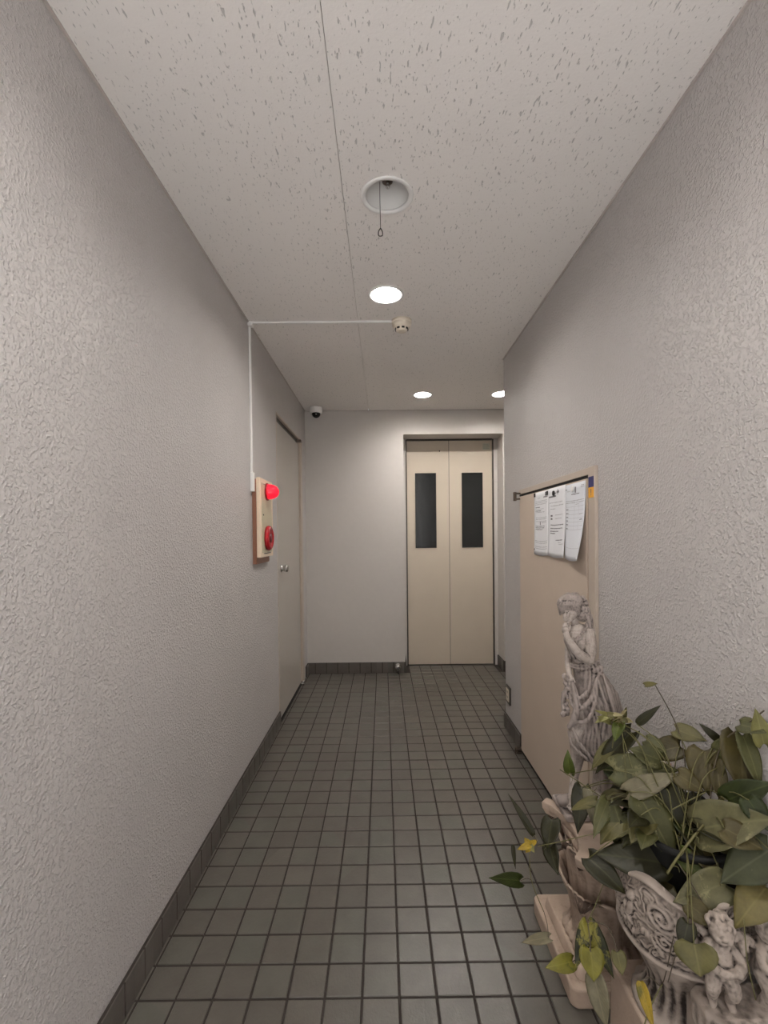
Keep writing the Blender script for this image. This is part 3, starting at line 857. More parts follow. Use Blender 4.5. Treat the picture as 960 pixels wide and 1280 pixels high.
def rbox(bm, x0, x1, y0, y1, z0, z1, r, top=None, n=6):
    """box with rounded vertical corners; top: (inset) smaller upper outline"""
    def ring(ins, z):
        out = []
        for cx, cy, a0 in ((x1 - r, y1 - r, 0), (x0 + r, y1 - r, 90), (x0 + r, y0 + r, 180), (x1 - r, y0 + r, 270)):
            for k in range(n + 1):
                a = math.radians(a0 + 90 * k / n)
                out.append(bm.verts.new((cx + (r - ins) * math.cos(a), cy + (r - ins) * math.sin(a), z)))
        return out
    c = 0.004
    rs = [ring(c, z0), ring(0, z0 + c), ring(top or 0, z1 - c), ring((top or 0) + c, z1)]
    for a, b in zip(rs[:-1], rs[1:]):
        for i in range(len(a)): bm.faces.new((a[i], a[(i + 1) % len(a)], b[(i + 1) % len(a)], b[i]))
    bm.faces.new(rs[0][::-1]); bm.faces.new(rs[-1])
    return bm

PX, PY = 0.592, 1.255
ped = thing('pedestal', 'pinkish cast stone pedestal of flaring leaves under the statue', 'pedestal', (PX, PY, 0))
obj('plinth', rbox(B(), 0.464, 0.742, 1.148, 1.462, 0.0, 0.052, 0.022), M['pedestal'], ped, bevel=0.003)
obj('plinth_step', rbox(B(), 0.486, 0.730, 1.168, 1.425, 0.050, 0.082, 0.02, 0.006), M['pedestal'], ped, bevel=0.002)
def starf(amp, n=4, ph=PI / 4):
    return lambda r, h, a: r * (1 + amp * math.cos(n * (a - ph)) + 0.02 * math.cos(24 * a))
bm = B()
prof = [(0, .080), (.098, .080), (.100, .095), (.088, .11), (.074, .14), (.070, .18), (.074, .24), (.084, .31), (.096, .36), (.104, .388), (0, .389)]
lathe(bm, prof, (PX, PY, 0), 144, fn=starf(.10))
obj('shaft', bm, M['pedestal'], ped, smooth=True)
# abacus: square slab with hollowed sides and cut corners
def abacus(z0, z1, hw, hollow, cut):
    bm = B(); ring = []
    for s in range(4):
        a = PI / 2 * s
        for k in range(13):
            t = -1 + 2 * k / 12
            u = t * (hw - cut)
            d = hw - hollow * (1 - t * t) ** 0.8
            ring.append((d * math.cos(a) - u * math.sin(a), d * math.sin(a) + u * math.cos(a)))
    lev = [(z0, 0.93), (z0 + .010, 0.97), (z0 + .014, 0.99), (z1 - .004, 1.0), (z1, 0.985)]
    rr = [[bm.verts.new((PX + x * s, PY - 0.029 + y * s, z)) for x, y in ring] for z, s in lev]
    N = len(ring)
    for p, q in zip(rr[:-1], rr[1:]):
        for i in range(N): bm.faces.new((p[i], p[(i + 1) % N], q[(i + 1) % N], q[i]))
    c0 = bm.verts.new((PX, PY - .029, z0)); c1 = bm.verts.new((PX, PY - .029, z1))
    for i in range(N):
        bm.faces.new((rr[0][(i + 1) % N], rr[0][i], c0)); bm.faces.new((rr[-1][i], rr[-1][(i + 1) % N], c1))
    return bm
obj('abacus', abacus(0.386, 0.418, 0.137, 0.042, 0.020), M['pedestal'], ped, smooth=False, bevel=0.002)
# acanthus leaves: ribbed thick plates that climb the shaft and roll outward
def acanthus(ang, r0, z0, z1, out, width, ribs):
    bm = B(); nu, nv = 14, 16
    def P(u, v, back):
        h = z0 + (z1 - z0) * min(1, v * 1.12) - (0.03 * max(0, v - .86) / .14 if v > .86 else 0)
        r = r0 + 0.012 * v + out * max(0, v - .35) ** 1.7 / .48
        w_ = width * (0.55 + 0.75 * math.sin(PI * min(1, v * .9 + .05)) ) * (1 if v < .8 else max(.18, 1 - (v - .8) / .2 * .8))
        s = u * w_ / 2
        fl = 0.0032 * math.cos(u * ribs * PI) * (1 - .5 * v)
        edge = 0.006 * (1 - abs(u)) * 1.3
        rr = r + fl + edge - (0.007 if back else 0)
        a = ang + s / max(.06, rr)
        return Vector((PX + rr * math.cos(a), PY + rr * math.sin(a), h))
    g = [[[bm.verts.new(P(-1 + 2 * i / nu, j / nv, b)) for i in range(nu + 1)] for j in range(nv + 1)] for b in (0, 1)]
    for b in (0, 1):
        for j in range(nv):
            for i in range(nu): bm.faces.new((g[b][j][i], g[b][j][i + 1], g[b][j + 1][i + 1], g[b][j + 1][i]))
    for j in range(nv):
        for i in (0, nu): bm.faces.new((g[0][j][i], g[0][j + 1][i], g[1][j + 1][i], g[1][j][i]))
    for i in range(nu):
        for j in (0, nv): bm.faces.new((g[0][j][i], g[0][j][i + 1], g[1][j][i + 1], g[1][j][i]))
    return bm
for k in range(4):
    obj('acanthus_leaf', acanthus(PI / 4 + k * PI / 2, .072, .085, .275, .058, .125, 5), M['pedestal'], ped, smooth=True)
    obj('acanthus_leaf', acanthus(PI / 4 + k * PI / 2, .080, .190, .388, .058, .110, 5), M['pedestal'], ped, smooth=True)
    obj('acanthus_leaf', acanthus(k * PI / 2, .070, .085, .370, .022, .100, 7), M['pedestal'], ped, smooth=True)

# ================================================================== STATUE
SX0, SY0_, SZ0 = 0.573, 1.300, 0.438
MM = 0.002266
TU = Vector((.915, -.403, 0)); TW = Vector((-.403, -.915, 0))      # the figure is turned 24 degrees on its pedestal
def S(px, py, w=0.0):
    """statue design grid: px across, py down, w metres toward its front"""
    z = SZ0 + (1003 - py) * MM
    z += w * (1.2 - z) / 1.42
    p = Vector((SX0, SY0_, 0)) + TU * ((px - 735) * .00207) + TW * w
    p.z = z
    return p
def limb(bm, pts, rad, n=14, k=5):
    tube(bm, pts, 0, n, k, radii=rad)
    for p, r in ((pts[0], rad[0]), (pts[-1], rad[-1])): ball(bm, p, r, 14, 10)
stt = thing('statue', 'antiqued stone statue of a draped woman, hand to chin', 'statue', (SX0, SY0_, 0.418))
# rocky base
bm = B()
for (px, py, w_, r) in ((736, 1004, 0, .050), (716, 1003, .02, .032), (756, 1003, 0, .034), (742, 1000, -.02, .04), (706, 1006, .042, .022)):
    ball(bm, S(px, py + 1, w_), (r, r * .85, .0165), 20, 12)
box(bm, SX0 - .085, SX0 + .062, SY0_ - .06, SY0_ + .05, .420, .434)
to_mesh_obj('rock_base', bm, M['statue'], stt, .0028, 2, lambda p, n: noise.noise(p * 60) * .003)
# body: torso, neck, head, arms, legs as one skin
bm = B()
limb(bm, [S(744, 872), S(736, 848, .004), S(728, 825, .006), S(725, 803, .006), S(723, 790, .004)], [.034, .031, .0235, .028, .024], 18)
ball(bm, S(726, 796, .010), (.031, .022, .026), 18, 12)                       # rib cage
ball(bm, S(716, 801, .024), (.012, .012, .012))   # bust
limb(bm, [S(709, 789, .002), S(722, 786, 0), S(737, 788, -.002)], [.014, .014, .015])                  # shoulders
limb(bm, [S(722, 787, 0), S(719, 778, .006), S(716, 770, .010)], [.0125, .0105, .0105])       # neck
hrot = Matrix.Rotation(math.radians(18), 3, 'Y') @ Matrix.Rotation(math.radians(22), 3, 'X')
ball(bm, S(714, 765, .014), (.0205, .023, .027), 20, 14, hrot)                  # skull
ball(bm, S(711, 774, .026), (.0135, .012, .0135), 16, 10, hrot)                 # jaw
# face
ball(bm, S(711.5, 780, .034), (.0052, .005, .0042))                             # chin
limb(bm, [S(712.3, 767, .0375), S(711.3, 770.5, .0415)], [.0019, .0032], 10)      # nose
ball(bm, S(711.0, 774.2, .0385), (.0048, .0028, .0013)); ball(bm, S(711.0, 775.9, .0378), (.0040, .0026, .0014))  # lips
for sx in (-1, 1):
    ball(bm, S(711.9 + sx * 4.2, 770.5, .0315), (.0065, .006, .0065))           # cheeks
    limb(bm, [S(711.9 + sx * 1.8, 765.6, .0365), S(711.9 + sx * 5.6, 765.0, .0325)], [.0016, .0014], 8)    # brows
    ball(bm, S(711.9 + sx * 3.6, 767.4, .0335), (.0032, .0022, .0016))          # eyelids
# near arm: shoulder, elbow at waist, hand to chin
limb(bm, [S(736, 791, .006), S(739, 808, .020), S(737, 824, .032)], [.0185, .0170, .0145], 16)
limb(bm, [S(737, 825, .032), S(724, 817, .052), S(712, 801, .056), S(709.5, 793, .052)], [.0145, .0130, .0095, .0072], 16)
# hand: palm, four fingers, thumb
limb(bm, [S(709.5, 793, .050), S(708.6, 788.5, .0475)], [.0072, .0078], 12)
for i, (dx, ln) in enumerate(((-2.6, 6.0), (-.9, 7.4), (.8, 7.0), (2.4, 5.4))):
    limb(bm, [S(708.4 + dx, 787, .047), S(708.2 + dx * 1.05, 787 - ln * .55, .0475), S(709.0 + dx * .9, 787 - ln, .0405)], [.0022, .0020, .0017], 8)
limb(bm, [S(711.6, 790.5, .048), S(713.6, 786.6, .045), S(713.8, 783.0, .040)], [.0028, .0024, .0019], 8)
# far arm: down to the waist, hand gathering the drapery
limb(bm, [S(714, 791, -.022), S(711.5, 810, -.024), S(711, 830, -.006)], [.0135, .0118, .0105], 14)
limb(bm, [S(711, 831, -.006), S(711.5, 840, .022), S(713, 846, .046)], [.0105, .0085, .0065], 14)
limb(bm, [S(713, 846, .046), S(715, 851, .052)], [.0070, .0078], 12)
for i in range(4):
    limb(bm, [S(713 + i * 1.6, 853, .054), S(712.6 + i * 1.7, 857, .058), S(713 + i * 1.6, 860, .052)], [.0022, .0020, .0017], 8)
limb(bm, [S(717.5, 850, .055), S(720, 854, .057)], [.0026, .0019], 8)
# legs
limb(bm, [S(734, 872, .004), S(726, 905, .030), S(721, 920, .036), S(722, 945, .022), S(718, 972, .022)], [.032, .025, .020, .019, .0115], 18)
limb(bm, [S(755, 872, -.004), S(750, 915, .004), S(747, 925, .002), S(750, 955, -.010), S(745, 984, -.004)], [.032, .024, .020, .018, .0115], 18)
# feet with toes
def foot(ax, ay, aw, dx, dw, L):
    a = S(ax, ay, aw); d = Vector((dx, -dw, 0)).normalized(); s = Vector((-d.y, d.x, 0)); z = Vector((0, 0, 1))
    drop = a.z - (SZ0 + 0.006)
    heel = a - d * .006 - z * (drop - .006); ball_ = a + d * L * .62 - z * (drop - .003)
    limb(bm, [a, a + d * L * .3 - z * drop * .55, ball_], [.0115, .0105, .0085], 12); ball(bm, heel, .010)
    for i, q in enumerate((1.0, .94, .87, .79, .70)):
        o_ = s * (.0115 - i * .0056)
        limb(bm, [ball_ + o_ * .8, a + d * L * q * .98 + o_ - z * drop + z * .002], [.0048 - i * .0003, .0042 - i * .0004], 8, 3)
foot(718, 974, .022, -.030, .036, .054)
foot(745, 985, -.002, .022, .045, .050)
to_mesh_obj('body', bm, M['statue_skin'], stt, .0013, 2)
# hair: a fringe cap with curls falling behind the shoulder
bm = B()
ball(bm, S(717.5, 756.5, -.002), (.041, .034, .030), 24, 16, hrot)
ball(bm, S(712, 755.0, .018), (.029, .0185, .0150), 20, 14, hrot)
ball(bm, S(729, 766, .000), (.022, .024, .026), 16, 12)
rg = random.Random(4)
def lock(x0, y0, w0, x1, y1, w1, r):
    mx_, my_ = (x0 + x1) / 2, (y0 + y1) / 2 - 2.0
    limb(bm, [S(x0, y0, w0), S(mx_, my_, (w0 + w1) / 2 + .006), S(x1, y1, w1)], [r, r * 1.1, r * .6], 8, 4)
# waves combed from the crown down to a low fringe
for k in range(17):
    t = k / 16; a = PI * (1.02 - 1.02 * t)
    ex, ey = 712.5 + 12.0 * math.cos(a), 763 + 7.0 * abs(math.cos(a)) ** 2
    lock(717 + 6 * math.cos(a), 747 - 2 * math.sin(a), .018, 714 + 15 * math.cos(a), 755 - 2 * math.sin(a), .030 * math.sin(a) + .008, .0062)
    lock(714 + 15 * math.cos(a), 755 - 2 * math.sin(a), .030 * math.sin(a) + .008, ex, ey, .0245 * math.sin(a) + .011, .0048)
for k in range(24):
    a = rg.uniform(-.2, 1.1) * PI
    ball(bm, S(717 + 17.0 * math.cos(a), 756 - 12.0 * math.sin(a), rg.uniform(-.004, .018)), rg.uniform(.0055, .0085), 12, 8)
for k in range(46):
    t = rg.random()
    c = S(731 + 9 * t + rg.uniform(-4, 4), 760 + 30 * t, .016 - .012 * t + rg.uniform(-.006, .008))
    ball(bm, c, rg.uniform(.004, .0075) * (1 - .35 * t), 10, 7)
for s_ in (0, 1, 2):
    tube(bm, [S(732 + s_ * 2, 765, .018), S(737 + s_ * 2, 775, .020 - s_ * .006), S(739 + s_, 786, .012 - s_ * .006), S(743 + s_, 794, .002)], (.0055, .0025), 8)
to_mesh_obj('hair', bm, M['statue'], stt, .0016, 1, lambda p, n: noise.noise(p * 160) * .0010)
# drapery: folded skirt, swag, bunched cloth and sash
bm = B()
sec = [(822, 729, 13, .026, 0), (832, 733, 17, .030, .001), (846, 739, 21.5, .036, .002), (862, 745, 26.5, .042, .003), (878, 747, 29.5, .046, .005), (900, 747.5, 31.5, .050, .008), (925, 746, 32, .052, .006), (945, 746, 31, .050, .000)]
rings = []
for (py, cx, hw, hd, wc) in sec:
    ring = []
    g_ = (py - 820) / 125
    for i in range(160):
        a = 2 * PI * i / 160
        f = 1 + g_ * (.034 * math.sin(7 * a + 2.2 * g_) + .018 * math.sin(13 * a - 3 * g_ + 1))
        x = cx + hw * math.cos(a) * f; wv = wc + hd * math.sin(a) * f
        yy = py
        if py > 930: yy = py + 24 * max(0, math.cos(a - .15)) + 8 * max(0, -math.sin(a)) - 3 * max(0, math.sin(a))
        ring.append(bm.verts.new(S(x, yy, wv)))
    rings.append(ring)
for p, q in zip(rings[:-1], rings[1:]):
    for i in range(160): bm.faces.new((p[i], p[(i + 1) % 160], q[(i + 1) % 160], q[i]))
bm.faces.new(rings[0]); bm.faces.new(rings[-1][::-1])
def fold(pts, r): limb(bm, [S(*p) for p in pts], r, 10, 6)
fold([(752, 836, .030), (745, 850, .046), (742, 866, .056), (734, 880, .064), (724, 887, .066), (716, 882, .060), (713, 868, .054)], [.0035, .0045, .006, .0068, .0065, .0055, .004])
fold([(738, 840, .040), (737, 858, .054), (730, 870, .062), (722, 874, .064), (715, 866, .058), (713, 856, .054)], [.003, .004, .005, .0055, .0045, .004])
fold([(747, 846, .044), (744, 876, .062), (736, 898, .066), (724, 904, .064), (716, 896, .058)], [.004, .0055, .006, .0055, .004])
fold([(754, 842, .040), (762, 866, .050), (768, 895, .050), (770, 930, .044)], [.005, .0065, .007, .006])
fold([(748, 850, .048), (757, 880, .056), (762, 915, .054), (762, 950, .046)], [.004, .0055, .006, .005])
fold([(742, 895, .060), (748, 920, .060), (752, 950, .052), (753, 972, .040)], [.004, .0055, .006, .005])
fold([(714, 905, .052), (722, 925, .060), (736, 944, .060), (750, 958, .050)], [.004, .005, .005, .004])
fold([(712, 918, .046), (716, 934, .052), (730, 946, .056), (744, 954, .052)], [.004, .0045, .0045, .0035])
fold([(764, 860, .020), (772, 890, .018), (776, 930, .010), (774, 962, .002)], [.005, .007, .007, .005])
fold([(760, 925, .030), (764, 955, .026), (765, 980, .018)], [.008, .009, .006])
fold([(752, 940, .010), (755, 965, .005), (757, 990, .0)], [.014, .014, .012])
for (py, w_) in ((829, .026), (833, .027)):     # rolled sash
    fold([(714, py + 2, .018), (720, py + 3, w_ + .004), (730, py + 3, w_ + .008), (742, py - 1, w_ + .002), (750, py - 6, .010)], [.0035, .004, .004, .004, .0035])
ball(bm, S(748, 835, .030), (.017, .006, .0085), 14, 10, Matrix.Rotation(math.radians(-25), 3, 'Y'))
# cloth bunched in the far hand, hanging at the side
for k in range(70):
    t = rg.random()
    c = S(712 - 5 * t + rg.uniform(-6, 6) * (1 - .4 * t), 846 + 52 * t, .050 - .012 * t + rg.uniform(-.008, .010))
    ball(bm, c, (rg.uniform(.003, .007), rg.uniform(.003, .006), rg.uniform(.004, .009)), 10, 7, Matrix.Rotation(rg.uniform(-1, 1), 3, 'Y'))
fold([(715, 852, .054), (707, 868, .050), (704, 884, .044), (707, 898, .040)], [.005, .006, .005, .003])
fold([(717, 856, .058), (722, 882, .064), (718, 902, .060), (712, 912, .052)], [.005, .010, .010, .006])
to_mesh_obj('drapery', bm, M['statue'], stt, .0019, 6, lambda p, n: .0007 * math.sin((p.x * 2.0 + p.z * .25 + noise.noise(p * 12) * .04) * 300) + .0006 * noise.noise(p * 90))
bm = B()      # bodice strap and chest drape
limb(bm, [S(740, 781, -.004), S(738, 779, .010), S(730, 790, .028), S(722, 800, .038), S(716, 812, .036), S(713, 824, .028)], [.003, .0035, .0035, .0045, .005, .005])
limb(bm, [S(706, 786, .010), S(708, 800, .032), S(712, 812, .034), S(718, 824, .028)], [.003, .0055, .006, .005])
ball(bm, S(724, 815, .012), (.0265, .0225, .026), 18, 12)

to_mesh_obj('bodice', bm, M['statue'], stt, .0017, 2, lambda p, n: .0011 * math.sin((p.x + p.z * .5) * 700))

# ================================================================== RELIEF PLANTER
BX, BY = 0.620, 0.968
pln = thing('relief_planter', 'round grey stone planter with carved scrolls and little figures', 'planter', (BX, BY, 0))
obj('plinth', rbox(B(), 0.520, 0.738, 0.800, 1.085, 0.0, 0.195, 0.02, 0.004), M['pedestal'], pln, bevel=0.003)
bm = B()
lathe(bm, [(0, .194), (.088, .194), (.092, .202), (.088, .214), (.070, .225), (.060, .245), (.064, .275), (.085, .315), (.104, .345), (.100, .352), (0, .352)], (BX, BY, 0), 96, fn=lambda r, h, a: r * (1 + (.03 * math.cos(20 * a) if .21 < h < .33 else 0)))
obj('foot', bm, M['relief'], pln, smooth=True)
# carved wall: fine grid, height field of scrolls, garlands and figures
def scroll(u, v, cu, cv, R, turn):
    dx, dy = (u - cu), (v - cv); r = math.hypot(dx, dy)
    if r > R: return 0.0
    th = math.atan2(dy, dx)
    s = math.cos(turn * th - r / R * 13.0)
    return (0.5 + 0.5 * s) * (1 - (r / R) ** 4)
def blob(u, v, cu, cv, ru, rv, rot=0.0):
    c, s = math.cos(rot), math.sin(rot); x = (u - cu) * c + (v - cv) * s; y = -(u - cu) * s + (v - cv) * c
    q = (x / ru) ** 2 + (y / rv) ** 2
    return math.sqrt(1 - q) if q < 1 else 0.0
def relief(a, t):
    """a angle, t 0 bottom .. 1 rim -> outward relief in metres"""
    u = (a * BR) ; v = t * .140
    per = 2 * PI * BR / 5
    uu = (u + .015) % per
    h = 0.0
    h = max(h, .0065 * scroll(uu, v, .028, .095, .030, 1), .0055 * scroll(uu, v, .034, .048, .022, -1))
    for (cu, cv, ru, rv, ro) in ((.078, .108, .010, .011, 0), (.078, .080, .014, .022, .1), (.066, .084, .005, .017, .5), (.092, .086, .005, .018, -.6), (.072, .046, .007, .022, .12), (.086, .046, .0065, .022, -.18), (.104, .060, .005, .030, .35), (.113, .100, .012, .012, 0), (.112, .072, .009, .02, -.2)):
        h = max(h, .0105 * blob(uu, v, cu, cv, ru, rv, ro))
    g = abs(v - (.030 + .012 * math.cos(uu / per * 4 * PI)))
    h = max(h, .006 * math.sqrt(max(0, 1 - (g / .008) ** 2)) * (0.75 + .25 * math.sin(uu * 500)))
    q = Vector((math.cos(a) * 4.2, math.sin(a) * 4.2, v * 34))
    h += .0026 * (1 - abs(math.sin(7.5 * noise.noise(q) + 2.0 * noise.noise(q * 2.3)))) * (1 if h < .002 else .35)
    h += .0018 * noise.noise(Vector((math.cos(a) * 9, math.sin(a) * 9, v * 70)))
    return h
BR = 0.118
bm = B(); NA, NV = 520, 84
rows = []
for j in range(NV + 1):
    t = j / NV; row = []
    for i in range(NA):
        a = 2 * PI * i / NA
        sc_l = 1 + .020 * math.cos(5 * a)
        zt = .500 + .012 * math.cos(5 * a + .6)
        z = .352 + (zt - .352) * t
        r = (.111 + .010 * math.sin(t * PI * .9) ) * sc_l
        if t < .075: r += .0075 * math.sin(t / .075 * PI) ** .5
        elif t > .93: r += .006 * math.sin((t - .93) / .07 * PI) ** .5
        else: r += relief(a, (t - .075) / .855) - .003
        if BX + r * math.cos(a) > .744: r = (.744 - BX) / math.cos(a)
        row.append(bm.verts.new((BX + r * math.cos(a), BY + r * math.sin(a), z)))
    rows.append(row)
for dr, dz in ((-.010, .001), (-.018, -.004), (-.022, -.035), (-.026, -.09), (-.034, -.125)):
    rows.append([bm.verts.new((BX + (v.co.x - BX) * (1 + dr / .118), BY + (v.co.y - BY) * (1 + dr / .118), v.co.z + dz)) for v in rows[NV]])
for p, q in zip(rows[:-1], rows[1:]):
    for i in range(NA): bm.faces.new((p[i], p[(i + 1) % NA], q[(i + 1) % NA], q[i]))
c0 = bm.verts.new((BX, BY, .352)); c1 = bm.verts.new((BX, BY, .375))
for i in range(NA):
    bm.faces.new((rows[0][(i + 1) % NA], rows[0][i], c0)); bm.faces.new((rows[-1][i], rows[-1][(i + 1) % NA], c1))
obj('carved_bowl', bm, M['relief'], pln, smooth=True)
# two cherubs standing against the near side of the bowl
def cherub(x, y, z, turn, s=1.0):
    bm = B(); R = Matrix.Rotation(turn, 3, 'Z')
    def Q(a, b, c): return Vector((x, y, z)) + R @ Vector((a * s, b * s, c * s))
    def lb(pts, rad): limb(bm, [Q(*p) for p in pts], [r * s for r in rad], 10, 4)
    lb([(0, 0, .062), (0, -.004, .082), (0, 0, .102)], [.019, .020, .016])
    lb([(0, 0, .104), (0, -.002, .116)], [.009, .009])
    ball(bm, Q(0, -.005, .132), (.019 * s, .019 * s, .021 * s), 16, 12)
    ball(bm, Q(0, -.024, .130), (.0035 * s, .004 * s, .004 * s)); ball(bm, Q(.008, -.019, .126), .006 * s); ball(bm, Q(-.008, -.019, .126), .006 * s); ball(bm, Q(0, -.021, .121), (.005 * s, .003 * s, .0018 * s))
    r_ = random.Random(int(x * 1000))
    for k in range(26):
        a = r_.uniform(0, 2 * PI); e = r_.uniform(.25, 1.4)
        ball(bm, Q(.019 * math.cos(a) * math.cos(e), -.003 + .019 * math.sin(a) * math.cos(e) + .003, .135 + .020 * math.sin(e)), .0055 * s, 8, 6)
    for q in (-1, 1):
        lb([(q * .014, 0, .102), (q * .028, -.010, .088), (q * .020, -.026, .080)], [.009, .008, .006])
        lb([(q * .020, -.026, .080), (q * .014, -.033, .084)], [.0065, .004])
        lb([(q * .009, 0, .060), (q * .015, -.014, .038), (q * .013, -.002, .014), (q * .014, -.012, .006)], [.014, .012, .008, .006])
        lb([(q * .012, .010, .100), (q * .032, .016, .116), (q * .042, .014, .096)], [.006, .009, .005])
    for k in range(9):
        ball(bm, Q(-.02 + .005 * k, -.030 + .0004 * (k - 4) ** 2, .078 + .0005 * (k - 4) ** 2), .0065 * s, 8, 6)
    return bm
for k, (x, y, z, tn, s) in enumerate(((.603, .828, .345, -.35, 1.05), (.688, .832, .335, .5, 1.1))):
    to_mesh_obj('cherub', cherub(x, y, z, tn, s), M['relief'], pln, .0020, 1, lambda p, n: noise.noise(p * 150) * .0012)
bm = B(); rbox(bm, .560, .735, .790, .870, .300, .348, .03, .004)
for k in range(9): ball(bm, (.57 + k * .019, .792, .325 + .006 * (k % 2)), (.013, .010, .016), 10, 8)
to_mesh_obj('cherub_ledge', bm, M['relief'], pln, .0028, 1, lambda p, n: noise.noise(p * 70) * .003)
lathe_b = B(); lathe(lathe_b, [(0, .30), (.055, .30), (.060, .345), (0, .346)], (.645, .84, 0), 40)
obj('ledge_support', rbox(B(), .58, .72, .806, .900, .194, .302, .02), M['relief'], pln)
lathe_b.free()

# ================================================================== PLANT
LEAF_ROWS = [0.0, 0.06, 0.16, 0.30, 0.46, 0.62, 0.78, 0.90, 1.0]
LEAF_W = [0.50, 0.82, 0.98, 1.0, 0.90, 0.70, 0.42, 0.18, 0.0]
LEAF_C = [-1, -0.72, -0.36, 0, 0.36, 0.72, 1]
def leaf_mesh(base, tip, width, mat, tilt, parent, name='leaf', curl=0.12, fold_=0.16):
    base = Vector(base); tip = Vector(tip)
    d = tip - base; L = d.length; d.normalize()
    n = Vector(tilt); n = (n - d * n.dot(d)).normalized(); s = d.cross(n)
    me = bpy.data.meshes.new(name); vs, uvs, fs = [], [], []
    off = origin(parent)
    ph = random.uniform(0, 6)
    for j, t in enumerate(LEAF_ROWS):
        for u in LEAF_C:
            w_ = width / 2 * LEAF_W[j]
            back = -0.13 * L * (abs(u) ** 1.5) * max(0, 1 - t / .3) if width > .3 * L else 0
            z = fold_ * abs(u) * w_ - curl * L * (t - .45) ** 2 * 1.6 + .035 * width * math.sin(t * 9 + ph + u * 2) * abs(u)
            p = base + d * (L * t + back) + s * (u * w_) + n * z
            if p.x > 0.748: p.x = 0.748
            vs.append(p - off); uvs.append((0.5 + u * .5 * max(LEAF_W[j], .05), t))
    C_ = len(LEAF_C)
    for j in range(len(LEAF_ROWS) - 1):
        for i in range(C_ - 1):
            a = j * C_ + i
            fs.append((a, a + 1, a + C_ + 1, a + C_) if j < len(LEAF_ROWS) - 2 else (a, a + 1, a + C_ + 1, a + C_))
    me.from_pydata(vs, [], fs)
    uvl = me.uv_layers.new(name='UVMap')
    for lp in me.loops: uvl.data[lp.index].uv = uvs[lp.vertex_index]
    for p in me.polygons: p.use_smooth = True
    me.materials.append(LM[mat])
    o = bpy.data.objects.new(name, me); COL.objects.link(o); o.parent = parent
    md = o.modifiers.new('thickness', 'SOLIDIFY'); md.thickness = 0.0007; md.offset = 0
    return o
